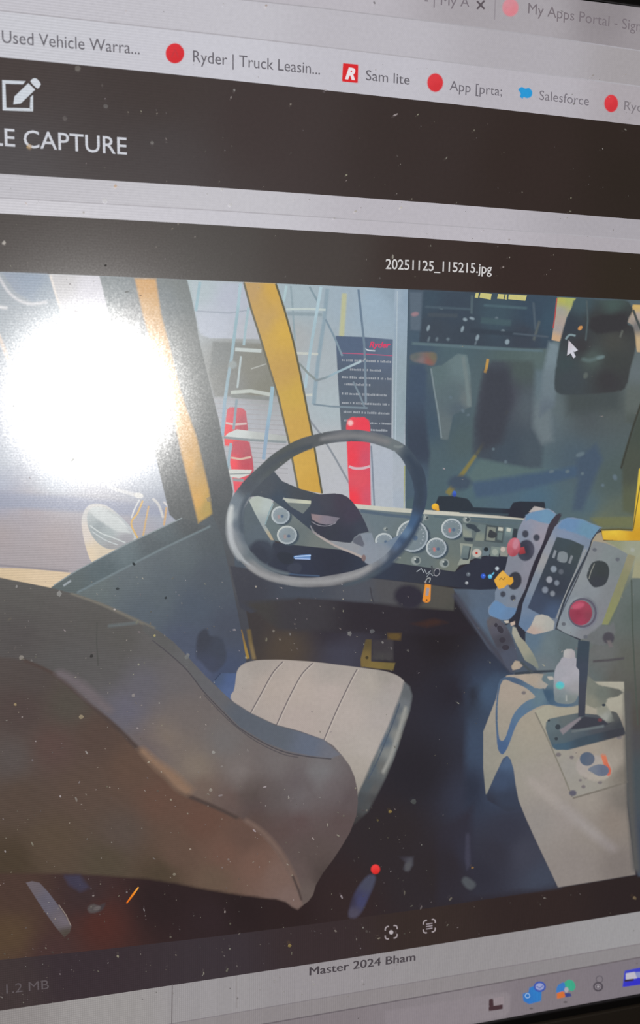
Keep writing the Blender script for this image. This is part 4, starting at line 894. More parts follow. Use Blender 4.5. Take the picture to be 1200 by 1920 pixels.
area('rim', outer, [(432, 970, 158, 166, 170), (430, 1000, 150, 154, 160), (438, 940, 110, 122, 132), (446, 980, 92, 104, 116), (455, 985, 70, 82, 96), (460, 910, 66, 74, 84), (500, 870, 72, 80, 84), (540, 850, 76, 82, 82), (590, 825, 84, 88, 92), (650, 815, 108, 110, 116), (690, 818, 104, 108, 116), (660, 826, 76, 84, 94), (740, 835, 108, 116, 120), (770, 850, 66, 78, 92), (790, 890, 58, 70, 86), (785, 940, 60, 74, 92), (795, 950, 56, 68, 88), (775, 980, 66, 92, 124), (760, 1000, 98, 124, 152), (745, 1020, 84, 104, 132), (755, 1015, 58, 78, 106), (720, 1040, 128, 136, 146), (735, 1042, 72, 82, 98), (700, 1060, 132, 136, 142), (705, 1070, 80, 84, 94), (650, 1080, 134, 134, 138), (650, 1093, 92, 92, 96), (600, 1087, 136, 136, 140), (600, 1098, 98, 98, 102), (540, 1085, 134, 136, 140), (530, 1094, 104, 106, 110), (480, 1055, 126, 130, 134), (470, 1068, 132, 130, 130), (475, 1040, 92, 104, 112), (445, 1020, 128, 134, 140), (438, 1025, 148, 150, 152), (460, 1010, 84, 96, 108)], sw, sm=3, holes=[inner], soft=2, step=6)
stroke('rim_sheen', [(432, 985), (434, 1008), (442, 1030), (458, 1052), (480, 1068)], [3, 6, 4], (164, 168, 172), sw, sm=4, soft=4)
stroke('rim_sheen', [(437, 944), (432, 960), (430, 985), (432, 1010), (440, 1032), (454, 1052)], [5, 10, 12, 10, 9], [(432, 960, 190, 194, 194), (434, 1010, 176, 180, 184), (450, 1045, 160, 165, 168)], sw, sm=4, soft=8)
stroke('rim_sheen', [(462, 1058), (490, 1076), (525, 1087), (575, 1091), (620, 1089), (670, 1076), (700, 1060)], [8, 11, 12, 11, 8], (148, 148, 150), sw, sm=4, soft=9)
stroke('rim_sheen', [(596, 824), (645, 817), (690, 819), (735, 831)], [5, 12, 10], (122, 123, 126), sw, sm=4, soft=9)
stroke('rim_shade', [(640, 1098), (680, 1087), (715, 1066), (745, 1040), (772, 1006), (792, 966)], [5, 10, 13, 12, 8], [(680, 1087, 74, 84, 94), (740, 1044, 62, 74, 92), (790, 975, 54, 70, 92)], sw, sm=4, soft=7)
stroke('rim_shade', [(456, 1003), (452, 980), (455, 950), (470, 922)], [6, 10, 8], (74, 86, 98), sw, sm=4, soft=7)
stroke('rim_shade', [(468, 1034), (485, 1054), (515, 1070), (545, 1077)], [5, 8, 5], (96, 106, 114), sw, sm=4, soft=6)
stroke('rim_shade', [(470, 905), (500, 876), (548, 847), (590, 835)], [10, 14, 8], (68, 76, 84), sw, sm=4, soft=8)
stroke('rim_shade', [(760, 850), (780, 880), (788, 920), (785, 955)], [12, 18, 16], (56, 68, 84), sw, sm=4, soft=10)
stroke('rim_join', [(737, 836), (748, 838), (757, 836)], 5, (124, 132, 134), sw, soft=3)

# ------------------------------------------------------------------ control boxes
pw = thing('cab_side_panel', (1180, 1270), 'dull grey-green cab side panel beyond the red button box', 'panel')
area('backing', [(1106, 1006), (1127, 997), (1132, 1014), (1200, 1015), (1340, 1015), (1340, 1300), (1092, 1300), (1088, 1190)], [(1125, 1002, 160, 148, 128), (1180, 1030, 146, 150, 132), (1150, 1110, 104, 112, 104), (1180, 1150, 92, 102, 98), (1110, 1260, 98, 104, 104)], pw, soft=2)
cb = thing('joystick_box', (960, 1165), 'lilac-grey control box with joystick ball and yellow knob, next to the gauges', 'control box')
area('face', [(987, 966), (1004, 956), (1028, 954), (1043, 964), (1036, 974), (1030, 984), (1021, 1012), (1004, 1049), (993, 1088), (978, 1121), (969, 1147), (959, 1160), (941, 1162), (926, 1157), (917, 1152), (916, 1138), (928, 1125), (928, 1110), (938, 1090), (948, 1064), (952, 1045), (960, 1025), (969, 1010), (972, 993)],
     [(990, 985, 136, 142, 160), (1010, 985, 144, 144, 158), (1015, 1005, 150, 144, 156), (980, 1005, 126, 136, 152), (990, 1060, 134, 134, 146), (970, 1055, 126, 130, 142), (985, 1090, 130, 130, 142), (960, 1110, 122, 132, 146), (970, 1125, 122, 130, 144), (940, 1120, 116, 130, 148)], cb, sm=2, soft=1.5)
area('shaded_top', [(985, 966), (1004, 958), (1028, 954), (1043, 964), (1032, 983), (1012, 979), (995, 973), (985, 978)], [(1000, 965, 106, 140, 172), (1025, 970, 108, 144, 172)], cb, soft=3)
area('bright_tip', [(989, 962), (1002, 949), (1012, 951), (1028, 954), (1006, 958)], (176, 170, 168), cb, soft=2)
area('shaded_bottom', [(918, 1140), (930, 1125), (950, 1138), (970, 1140), (968, 1150), (959, 1160), (941, 1162), (924, 1156), (917, 1150)], [(935, 1142, 100, 134, 172), (955, 1150, 100, 128, 162)], cb, sm=2, soft=3)
for x, y, a_, b2 in ((985, 1001, 6, 7), (1006, 1008, 6, 6.5), (943, 1114, 5, 5.5), (962, 1121, 5, 5.5)):
    area('screw_hole', ell(x, y, a_, b2), (64, 68, 80), cb, soft=3)
area('yellow_knob_base', ell(965, 1089, 13, 17, 12), (54, 56, 66), cb, soft=3)
jb = part('joystick', (990, 1050), cb, 'joystick with faded pink-red ball and black round base')
area('base', ell(986, 1032, 16, 20, 10), [(986, 1032, 50, 52, 66), (976, 1046, 64, 70, 84), (1000, 1030, 76, 76, 92)], jb, soft=3)
stroke('stem', [(972, 1034), (985, 1031)], 13, [(975, 1030, 168, 70, 76), (980, 1038, 140, 50, 58)], jb, soft=2)
area('ball', ell(963, 1026, 12.5, 18, 12), [(960, 1018, 196, 108, 120), (966, 1012, 190, 104, 118), (955, 1032, 178, 92, 104), (966, 1040, 160, 70, 82), (972, 1025, 168, 90, 104)], jb, soft=2)
area('ball_shine', ell(967, 1020, 5.5, 10, 12), (192, 128, 142), jb, soft=4)
yk = part('diamond_knob', (935, 1105), cb, 'yellow diamond-shaped knob below the joystick')
area('diamond', [(943, 1069), (950, 1077), (956, 1082), (961, 1081), (963, 1090), (958, 1097), (950, 1097), (945, 1102), (935, 1105), (931, 1098), (926, 1088), (934, 1078)], [(940, 1080, 224, 172, 76), (955, 1088, 216, 160, 56), (936, 1098, 220, 164, 64)], yk, soft=1.5)
stroke('knob_mark', [(936, 1088), (940, 1083), (943, 1088), (948, 1082)], 2, (150, 116, 60), yk, soft=1)
gp = thing('rubber_strip', (975, 1165), 'wavy black rubber strip between the first two control boxes', 'rubber strip')
area('strip', [(1042, 966), (1053, 962), (1052, 968), (1045, 982), (1044, 992), (1036, 1004), (1033, 1020), (1026, 1030), (1020, 1046), (1012, 1060), (1009, 1074), (998, 1090), (992, 1108), (984, 1122), (979, 1140), (970, 1156), (957, 1168), (944, 1174), (952, 1164), (966, 1150), (972, 1130), (985, 1104), (992, 1080), (1002, 1052), (1014, 1028), (1022, 1006), (1029, 984)], [(1045, 970, 62, 58, 68), (1010, 1050, 44, 42, 54), (975, 1145, 44, 46, 58)], gp, sm=2, soft=2)

k2 = thing('keypad_box', (1010, 1190), 'middle control box with black keypad of grey buttons', 'control box')
area('face', [(1064, 971), (1074, 970), (1092, 974), (1112, 983), (1129, 989), (1120, 999), (1110, 1012), (1106, 1030), (1080, 1088), (1060, 1132), (1049, 1160), (1041, 1181), (1020, 1189), (1004, 1191), (988, 1187), (972, 1172), (976, 1156), (980, 1132), (1000, 1080), (1012, 1050), (1018, 1034), (1040, 988), (1052, 976)],
     [(1060, 1000, 124, 138, 162), (1090, 1010, 122, 136, 158), (1030, 1030, 142, 146, 156), (1018, 1050, 150, 150, 152), (1000, 1095, 126, 136, 150), (1095, 1040, 132, 138, 144), (1075, 1080, 124, 132, 140), (985, 1140, 110, 126, 148), (1045, 1155, 110, 120, 134), (990, 1170, 98, 120, 148), (1100, 1020, 118, 132, 152)], k2, soft=1.5)
area('shaded_top', [(1052, 975), (1064, 971), (1092, 974), (1112, 983), (1129, 989), (1118, 1000), (1109, 1012), (1080, 1000), (1044, 990)], [(1070, 980, 104, 136, 172), (1100, 992, 104, 140, 164)], k2, soft=4)
area('keypad', [(1044, 1006), (1070, 1012), (1096, 1023), (1080, 1068), (1040, 1161), (1012, 1152), (989, 1140), (1014, 1080)], [(1060, 1015, 64, 76, 84), (1080, 1030, 64, 74, 78), (1040, 1060, 58, 66, 76), (1040, 1100, 54, 60, 72), (1010, 1130, 62, 72, 92), (1035, 1150, 70, 86, 112)], k2, soft=2)
area('square_key', [(1049, 1034), (1064, 1037), (1063, 1052), (1057, 1055), (1046, 1052), (1045, 1046)], (124, 132, 138), k2, sm=2, soft=1.5)
stroke('bar_key', [(1042, 1031), (1037, 1047)], 5, (132, 138, 146), k2, soft=1.5)
stroke('bar_key', [(1073, 1041), (1067, 1057)], 5, (124, 130, 136), k2, soft=1.5)
for x, y, r, c in ((1038, 1067, 5.5, (132, 142, 154)), (1052, 1072, 4.5, (90, 96, 106)), (1030, 1087, 5.5, (148, 152, 162)), (1044, 1093, 4.5, (122, 130, 142)), (1022, 1106, 5.5, (124, 132, 146)), (1036, 1113, 4.5, (126, 132, 142))):
    area('round_key', ell(x, y, r, r * 1.1), c, k2, soft=3)
area('sunlit_patch', [(1004, 1154), (1016, 1152), (1028, 1155), (1040, 1166), (1038, 1181), (1014, 1188), (1000, 1190), (986, 1185), (996, 1172)], [(1010, 1165, 178, 174, 166), (1030, 1170, 168, 168, 162), (1000, 1186, 178, 158, 148)], k2, soft=2)
stroke('box_gap', [(1126, 990), (1110, 1012), (1103, 1034), (1076, 1088), (1060, 1122), (1042, 1180)], [2, 3, 5, 3], (58, 64, 74), k2, sm=3, soft=1)
stroke('edge_line', [(1098, 1030), (1072, 1088), (1052, 1135), (1044, 1160)], 2, (150, 152, 152), k2, sm=3, soft=1)

k3 = thing('button_box', (1110, 1200), 'right-hand grey control box with big red button and black round hole', 'control box')
area('side_bevel', [(1177, 1038), (1192, 1042), (1186, 1060), (1160, 1130), (1140, 1172), (1122, 1172), (1150, 1110)], [(1185, 1045, 142, 138, 112), (1165, 1090, 132, 132, 102), (1140, 1155, 134, 136, 96)], k3, soft=2.5)
area('face', [(1112, 1014), (1134, 1018), (1156, 1027), (1177, 1039), (1168, 1066), (1150, 1112), (1128, 1172), (1110, 1202), (1088, 1198), (1062, 1188), (1044, 1178), (1050, 1158), (1066, 1122), (1082, 1088), (1102, 1040)],
     [(1115, 1030, 128, 132, 136), (1140, 1040, 126, 134, 136), (1160, 1060, 120, 128, 130), (1095, 1075, 136, 142, 146), (1110, 1105, 132, 138, 144), (1140, 1110, 124, 128, 132), (1070, 1150, 126, 136, 146), (1100, 1190, 126, 128, 134), (1060, 1180, 138, 146, 152), (1125, 1150, 126, 128, 134)], k3, soft=1.5)
area('lower_face', [(1126, 1172), (1142, 1172), (1152, 1160), (1156, 1186), (1140, 1212), (1112, 1208), (1090, 1200)], [(1130, 1185, 106, 110, 112), (1140, 1200, 104, 106, 108)], k3, soft=4)
area('round_hole', [(1106, 1062), (1112, 1054), (1124, 1051), (1136, 1055), (1142, 1066), (1141, 1082), (1134, 1096), (1120, 1101), (1112, 1100), (1104, 1090), (1100, 1078)], [(1125, 1070, 58, 64, 66), (1120, 1090, 58, 62, 70), (1106, 1070, 62, 68, 72)], k3, sm=3, soft=2)
stroke('hole_edge', [(1115, 1056), (1108, 1072), (1104, 1086)], 2, (130, 132, 126), k3, soft=1)
area('button_collar', ell(1091, 1149, 31, 32), [(1075, 1125, 138, 146, 152), (1110, 1170, 118, 120, 132), (1110, 1130, 112, 116, 124), (1075, 1170, 132, 140, 148)], k3, soft=4)
ring('collar_shadow', 1092, 1149, 27, 28, 4, (92, 90, 104), k3)
area('red_button', ell(1089, 1149, 21.5, 23.5), [(1085, 1135, 172, 76, 98), (1100, 1140, 150, 66, 84), (1085, 1150, 136, 52, 72), (1090, 1165, 156, 62, 86), (1074, 1158, 142, 60, 80), (1104, 1155, 134, 64, 80)], k3, soft=2)
area('button_shine', ell(1084, 1136, 12, 5, -15), (184, 86, 108), k3, soft=4)
for x, y in ((1115, 1031), (1158, 1049), (1057, 1170), (1098, 1194)):
    area('screw', ell(x, y, 4, 3.5), (98, 102, 110), k3, soft=2)
area('upper_plate', [(1128, 1014), (1200, 1014), (1340, 1016), (1340, 1090), (1184, 1084), (1192, 1043), (1177, 1038), (1150, 1022)], [(1150, 1020, 140, 144, 118), (1185, 1030, 150, 154, 136), (1196, 1070, 154, 152, 124)], pw, soft=2)
area('plate_bolt', ell(1186, 1031, 4, 4), (158, 162, 152), pw, soft=2)
area('lower_panel', [(1184, 1084), (1340, 1086), (1340, 1650), (1196, 1644), (1176, 1500), (1172, 1400), (1170, 1280), (1120, 1285), (1094, 1240), (1112, 1208), (1140, 1212), (1156, 1186), (1150, 1165), (1165, 1120)], [(1180, 1100, 100, 110, 108), (1160, 1150, 98, 106, 104), (1190, 1150, 88, 98, 94), (1130, 1230, 104, 106, 106), (1110, 1270, 96, 104, 104), (1180, 1240, 92, 94, 88), (1150, 1270, 92, 92, 88), (1185, 1300, 84, 84, 80), (1185, 1380, 74, 74, 78), (1190, 1450, 68, 78, 84), (1190, 1600, 62, 70, 84), (1200, 1350, 78, 74, 70)], pw, soft=3)
stroke('panel_seam', [(1184, 1086), (1186, 1180), (1192, 1290), (1196, 1360)], 3, (74, 82, 76), pw, soft=2)
area('black_knob', ell(1141, 1196, 11, 11), (74, 72, 80), pw, soft=4)
area('knob_mark', [(1137, 1200), (1145, 1200), (1150, 1214), (1142, 1214)], (112, 106, 108), pw, soft=3)
stroke('seam_shadow', [(1110, 1240), (1140, 1238), (1172, 1234)], 5, (78, 76, 80), pw, soft=3)

# ------------------------------------------------------------------ engine cover
ec = thing('engine_cover', (1100, 1660), 'cream engine cover with blue shadow curves, right of the seat', 'engine cover')
area('back_wall', [(985, 1186), (1004, 1190), (1044, 1180), (1090, 1202), (1086, 1260), (1060, 1270), (1010, 1262), (985, 1225)], [(1000, 1200, 92, 112, 130), (1030, 1210, 104, 118, 124), (1060, 1210, 92, 104, 108), (1020, 1250, 106, 116, 122), (1075, 1240, 96, 108, 112)], ec, soft=2)
area('top', [(935, 1286), (950, 1266), (1000, 1262), (1060, 1268), (1100, 1278), (1170, 1278), (1173, 1375), (1176, 1510), (1186, 1600), (1192, 1640), (1120, 1652), (1046, 1664), (1028, 1625), (1002, 1570), (985, 1532), (972, 1500), (966, 1470), (963, 1444), (957, 1424), (951, 1417), (943, 1422), (910, 1496), (906, 1440), (906, 1372), (930, 1310)],
     [(915, 1400, 146, 142, 132), (912, 1470, 140, 138, 128), (960, 1300, 164, 152, 140), (950, 1350, 156, 148, 136), (990, 1360, 158, 150, 136), (980, 1400, 154, 148, 136), (960, 1410, 150, 146, 134), (990, 1450, 152, 146, 138), (1030, 1470, 154, 146, 140), (1010, 1540, 142, 136, 132), (1060, 1540, 146, 138, 134), (1100, 1560, 140, 132, 126), (1060, 1640, 138, 130, 126), (1150, 1540, 134, 124, 116), (1160, 1620, 122, 114, 110), (1080, 1620, 136, 128, 124), (1150, 1290, 168, 164, 150), (1150, 1340, 164, 160, 146), (1150, 1420, 160, 154, 142), (1170, 1400, 128, 124, 114), (1172, 1500, 116, 110, 104), (1100, 1500, 150, 142, 134)], ec, soft=2)
area('raised_plate', [(1002, 1333), (1024, 1322), (1100, 1312), (1166, 1300), (1172, 1400), (1176, 1466), (1125, 1481), (1074, 1497), (1060, 1462), (1040, 1415), (1022, 1372)],
     [(1015, 1340, 162, 158, 142), (1060, 1335, 160, 154, 138), (1150, 1310, 166, 162, 148), (1040, 1400, 152, 148, 138), (1070, 1440, 150, 146, 140), (1100, 1410, 158, 148, 136), (1150, 1430, 156, 148, 138), (1100, 1480, 150, 146, 138), (1170, 1450, 118, 112, 104), (1165, 1380, 140, 132, 122)], ec, soft=2)
stroke('cover_sheen', [(985, 1455), (1050, 1510), (1110, 1560), (1160, 1600)], [14, 22, 14], [(1000, 1470, 160, 152, 146), (1100, 1550, 152, 145, 142), (1155, 1600, 140, 132, 130)], ec, sm=3, soft=16)
stroke('plate_edge', [(1003, 1335), (1022, 1374), (1042, 1420), (1060, 1462), (1073, 1495)], 3, (126, 122, 112), ec, soft=1.5)
stroke('plate_edge', [(1073, 1497), (1125, 1482), (1178, 1466)], 3.5, (118, 112, 104), ec, soft=1.5)
stroke('right_shade', [(1176, 1290), (1178, 1400), (1182, 1500), (1194, 1640)], 14, (84, 84, 84), ec, soft=12)
BL = [(985, 1306, 92, 116, 138), (930, 1350, 78, 98, 122), (940, 1405, 70, 94, 130), (960, 1370, 80, 106, 140), (975, 1345, 88, 114, 140), (1010, 1310, 98, 120, 132), (960, 1285, 74, 92, 116), (1040, 1320, 76, 98, 120)]
area('blue_shadow_curve', [(938, 1274), (965, 1270), (990, 1282), (1005, 1290), (1022, 1292), (1040, 1296), (1045, 1320), (1020, 1322), (1000, 1330), (978, 1345), (966, 1364), (958, 1386), (950, 1405), (943, 1414), (938, 1412), (933, 1402), (931, 1380), (929, 1345), (931, 1310)],
     BL, ec, sm=3, soft=2, holes=[[(943, 1277), (962, 1281), (984, 1290), (1000, 1303), (1001, 1308), (988, 1313), (972, 1326), (960, 1343), (953, 1364), (946, 1384), (940, 1388), (936, 1378), (934, 1350), (935, 1310)]])
area('blue_lower_shadow', [(951, 1417), (957, 1424), (962, 1440), (968, 1480), (972, 1502), (978, 1516), (950, 1522), (914, 1500), (911, 1494), (932, 1446)], [(948, 1425, 74, 94, 122), (940, 1465, 60, 74, 98), (950, 1500, 52, 60, 78), (950, 1530, 50, 54, 68), (915, 1510, 46, 50, 64)], ec, soft=3)
area('cup_shadow', [(1020, 1262), (1046, 1262), (1090, 1310), (1086, 1322), (1060, 1326), (1034, 1322), (1022, 1306), (1016, 1285)], [(1028, 1300, 62, 86, 108), (1030, 1280, 104, 120, 126), (1060, 1322, 78, 102, 126), (1080, 1315, 92, 108, 120)], ec, sm=2, soft=3)
area('lever_shadow', [(1100, 1262), (1122, 1284), (1160, 1292), (1171, 1298), (1158, 1306), (1140, 1310), (1134, 1324), (1120, 1330), (1098, 1322)], [(1110, 1290, 116, 120, 112), (1125, 1300, 106, 112, 106), (1160, 1298, 96, 98, 94), (1110, 1315, 130, 130, 118)], ec, soft=3)
for x, y, r in ((1047, 1415, 5), (1072, 1420, 4), (1098, 1457, 4.5), (1125, 1467, 4), (1094, 1475, 4), (1161, 1382, 5), (1088, 1463, 3), (982, 1299, 4)):
    area('screw', ell(x, y, r, r * .8), (116, 110, 112), ec, soft=2.5)
area('screw', ell(1074, 1487, 7, 5.5), (92, 90, 104), ec, soft=3)
area('decal', ell(1114, 1440, 34, 24, 12), [(1100, 1420, 162, 154, 150), (1130, 1450, 166, 158, 148)], ec, soft=5)
area('socket', ell(1101, 1423, 14, 13), [(1095, 1422, 82, 96, 116), (1106, 1425, 92, 100, 116)], ec, soft=2)
area('orange_mark', [(1126, 1414), (1135, 1414), (1140, 1430), (1146, 1444), (1142, 1456), (1134, 1448), (1132, 1434)], [(1130, 1420, 202, 116, 88), (1140, 1448, 196, 96, 76)], ec, sm=2, soft=2.5)
area('socket', [(1102, 1443), (1112, 1436), (1126, 1433), (1138, 1437), (1142, 1446), (1136, 1454), (1122, 1455), (1111, 1449)], [(1112, 1443, 112, 120, 134), (1130, 1445, 98, 106, 126)], ec, sm=3, soft=2)

wire = thing('cable_bundle', (960, 1260), 'dark cables and bright scraps beneath the joystick box', 'cables')
area('dark_bundle', [(914, 1158), (928, 1158), (944, 1168), (956, 1186), (966, 1212), (970, 1240), (958, 1262), (940, 1232), (924, 1200), (914, 1175)], [(930, 1180, 84, 84, 96), (940, 1200, 68, 68, 78), (955, 1230, 76, 82, 98), (920, 1165, 92, 90, 96)], wire, sm=2, soft=3)
many('dark_spot', [ell(938, 1180, 5, 8, -30), ell(942, 1200, 6, 5), ell(948, 1214, 7, 5), ell(930, 1172, 3, 4)], (56, 54, 64), wire)
area('bright_sliver', [(961, 1174), (967, 1176), (975, 1194), (985, 1204), (1000, 1226), (1008, 1244), (1011, 1256), (1000, 1248), (984, 1238), (976, 1222), (966, 1203), (960, 1188)], [(965, 1185, 160, 158, 146), (980, 1210, 150, 148, 132), (1003, 1245, 128, 132, 122)], wire, soft=2)
area('bright_sliver', [(966, 1238), (974, 1240), (981, 1248), (974, 1254), (961, 1257), (958, 1250)], [(968, 1245, 172, 158, 140), (976, 1250, 164, 150, 138)], wire, soft=2)
area('bright_scrap', [(944, 1164), (955, 1163), (955, 1168), (948, 1169)], (186, 180, 170), wire, soft=1)
area('bright_scrap', [(956, 1168), (966, 1164), (966, 1171), (958, 1174)], (188, 168, 154), wire, soft=1.5)
stroke('cable', [(964, 1263), (1000, 1260), (1040, 1258)], [5, 6, 4], (58, 66, 76), wire, soft=2)
stroke('cable', [(975, 1240), (990, 1254), (1000, 1262)], 5, (70, 78, 84), wire, soft=3)
area('sunlit_scrap', [(967, 1267), (985, 1264), (1007, 1267), (1016, 1276), (1028, 1284), (1022, 1292), (1008, 1286), (990, 1280)], [(975, 1269, 170, 156, 142), (1000, 1275, 164, 152, 138), (1018, 1286, 160, 154, 146)], wire, soft=2)
area('sunlit_scrap', [(1024, 1268), (1036, 1268), (1040, 1274), (1030, 1276)], (176, 170, 162), wire, soft=2)

bt = thing('plastic_bottle', (1062, 1318), 'small translucent plastic bottle with white cap beside the shift lever', 'bottle')
area('body', [(1056, 1232), (1050, 1240), (1043, 1250), (1039, 1266), (1038, 1290), (1039, 1304), (1042, 1316), (1060, 1320), (1076, 1317), (1084, 1304), (1087, 1280), (1086, 1256), (1082, 1242), (1078, 1232)],
     [(1060, 1240, 160, 158, 166), (1050, 1260, 158, 158, 166), (1060, 1275, 164, 162, 170), (1078, 1260, 164, 162, 170), (1076, 1290, 154, 152, 156), (1055, 1302, 126, 136, 140), (1050, 1312, 112, 124, 128), (1072, 1310, 122, 130, 128)], bt, sm=3, soft=2)
area('cap', [(1057, 1220), (1062, 1217), (1072, 1217), (1078, 1221), (1079, 1232), (1068, 1235), (1056, 1232)], [(1062, 1223, 176, 174, 172), (1074, 1228, 164, 158, 162)], bt, soft=1.5)
area('label_print', ell(1050, 1285, 8, 7), [(1050, 1281, 84, 182, 204), (1047, 1290, 96, 190, 168)], bt, soft=4)
stroke('water_glint', [(1062, 1302), (1062, 1316)], 3, (158, 162, 160), bt, soft=2)

sf = thing('shift_lever', (1100, 1400), 'black upright shift lever in a grey slotted base plate', 'gear lever')
area('base_plate', [(1024, 1354), (1030, 1348), (1056, 1342), (1084, 1337), (1120, 1340), (1150, 1333), (1157, 1337), (1164, 1350), (1169, 1364), (1174, 1376), (1150, 1383), (1100, 1396), (1064, 1406), (1044, 1406), (1036, 1402), (1028, 1382), (1023, 1366)],
     [(1035, 1360, 94, 108, 114), (1060, 1350, 96, 104, 106), (1045, 1385, 86, 98, 104), (1080, 1370, 84, 94, 102), (1120, 1362, 76, 80, 88), (1160, 1362, 62, 66, 72), (1045, 1400, 72, 94, 108), (1090, 1393, 66, 80, 92), (1140, 1380, 66, 68, 76), (1150, 1345, 84, 86, 86)], sf, soft=2)
area('front_face', [(1036, 1396), (1060, 1393), (1100, 1380), (1150, 1368), (1170, 1364), (1172, 1378), (1120, 1392), (1064, 1406), (1040, 1405)], [(1045, 1400, 68, 92, 110), (1100, 1390, 62, 76, 88), (1160, 1374, 58, 60, 68)], sf, soft=3)
area('slot', [(1064, 1368), (1080, 1356), (1094, 1343), (1124, 1347), (1150, 1356), (1130, 1362), (1096, 1367)], (58, 60, 70), sf, soft=3)
stroke('slot_highlight', [(1051, 1374), (1062, 1366), (1076, 1355), (1090, 1345)], [12, 9, 4], (130, 124, 130), sf, soft=3)
stroke('plate_sheen', [(1070, 1372), (1100, 1367), (1134, 1361)], 5, (102, 110, 114), sf, soft=3)
area('red_spot', ell(1125, 1350, 4, 3), (104, 62, 68), sf, soft=3)
area('bracket', [(1120, 1326), (1136, 1320), (1146, 1336), (1152, 1352), (1140, 1356), (1130, 1348), (1118, 1338)], [(1130, 1330, 138, 138, 126), (1137, 1345, 156, 158, 152), (1148, 1350, 100, 104, 100)], sf, soft=3)
many('screw', [ell(1046, 1363, 5, 5), ell(1043, 1385, 3.4, 3), ell(1029, 1351, 2.4, 2), ell(1132, 1322, 3.5, 2.5)], (56, 64, 72), sf)
area('stick', [(1084, 1200), (1106, 1202), (1102, 1262), (1099, 1300), (1097, 1343), (1084, 1345), (1085, 1300), (1086, 1257), (1080, 1250), (1082, 1225)], [(1095, 1215, 58, 70, 82), (1090, 1260, 62, 70, 84), (1092, 1300, 64, 68, 80), (1090, 1340, 60, 64, 76)], sf, soft=1.5)

# ------------------------------------------------------------------ driver's seat
seat = thing('driver_seat', (400, 1700), 'large driver seat with beige cushion and grey-brown back, in the foreground', 'seat')
cu_ = part('cushion', (680, 1540), seat, 'light beige padded seat cushion with stitched seams')
area('cushion', [(432, 1310), (438, 1296), (441, 1282), (443, 1264), (448, 1252), (460, 1243), (481, 1238), (505, 1237), (530, 1237), (560, 1239), (590, 1241), (630, 1246), (670, 1251), (700, 1255), (720, 1258), (742, 1265), (757, 1276), (762, 1290), (764, 1305), (760, 1330), (752, 1353), (741, 1380), (731, 1404), (722, 1430), (711, 1458), (694, 1490), (680, 1512), (666, 1520), (640, 1440), (600, 1385), (520, 1360), (460, 1334)],
     [(450, 1270, 166, 158, 152), (480, 1245, 158, 150, 144), (500, 1290, 172, 160, 152), (460, 1315, 166, 156, 150), (560, 1290, 176, 164, 156), (620, 1300, 176, 164, 158), (560, 1350, 172, 160, 154), (660, 1340, 174, 164, 158), (620, 1260, 162, 154, 148), (700, 1280, 168, 160, 152), (720, 1270, 150, 144, 138), (735, 1290, 160, 152, 148), (690, 1400, 172, 164, 158), (670, 1440, 164, 156, 148), (715, 1350, 168, 160, 156), (730, 1310, 162, 156, 152), (676, 1480, 152, 146, 138)], cu_, sm=2, soft=2)
area('side_wall', [(757, 1276), (768, 1287), (773, 1305), (768, 1332), (757, 1364), (746, 1400), (735, 1430), (723, 1458), (706, 1492), (690, 1522), (660, 1552), (666, 1500), (684, 1460), (706, 1410), (728, 1362), (744, 1320), (753, 1296)],
     [(764, 1300, 94, 98, 102), (755, 1320, 108, 112, 116), (745, 1330, 88, 96, 104), (758, 1345, 130, 130, 126), (735, 1350, 90, 98, 108), (745, 1380, 128, 128, 124), (720, 1390, 80, 94, 110), (728, 1410, 126, 128, 126), (700, 1440, 84, 94, 102), (715, 1440, 104, 104, 102), (690, 1475, 78, 86, 92), (700, 1480, 88, 88, 88), (675, 1500, 70, 74, 78), (690, 1510, 74, 76, 78), (668, 1540, 58, 56, 58), (700, 1500, 70, 70, 72)], cu_, soft=5, step=8)
stroke('side_seam', [(750, 1318), (738, 1352), (722, 1392), (706, 1430), (690, 1462)], 2.4, (74, 84, 98), cu_, sm=2, soft=1.5)
stroke('side_highlight', [(762, 1322), (753, 1354), (741, 1392), (730, 1424), (716, 1452)], 6, (146, 146, 142), cu_, sm=2, soft=6)
for pts in ([(531, 1240), (521, 1250), (509, 1265), (490, 1300), (469, 1338)], [(587, 1243), (575, 1254), (562, 1270), (540, 1312), (518, 1360)], [(670, 1254), (663, 1266), (655, 1282), (632, 1330), (607, 1388)]):
    stroke('seam', pts, 2.2, (112, 104, 106), cu_, sm=3, soft=1)
    stroke('seam_ridge', [(x + 2.4, y + .8) for x, y in pts], 1.6, (186, 176, 168), cu_, sm=3, soft=1)

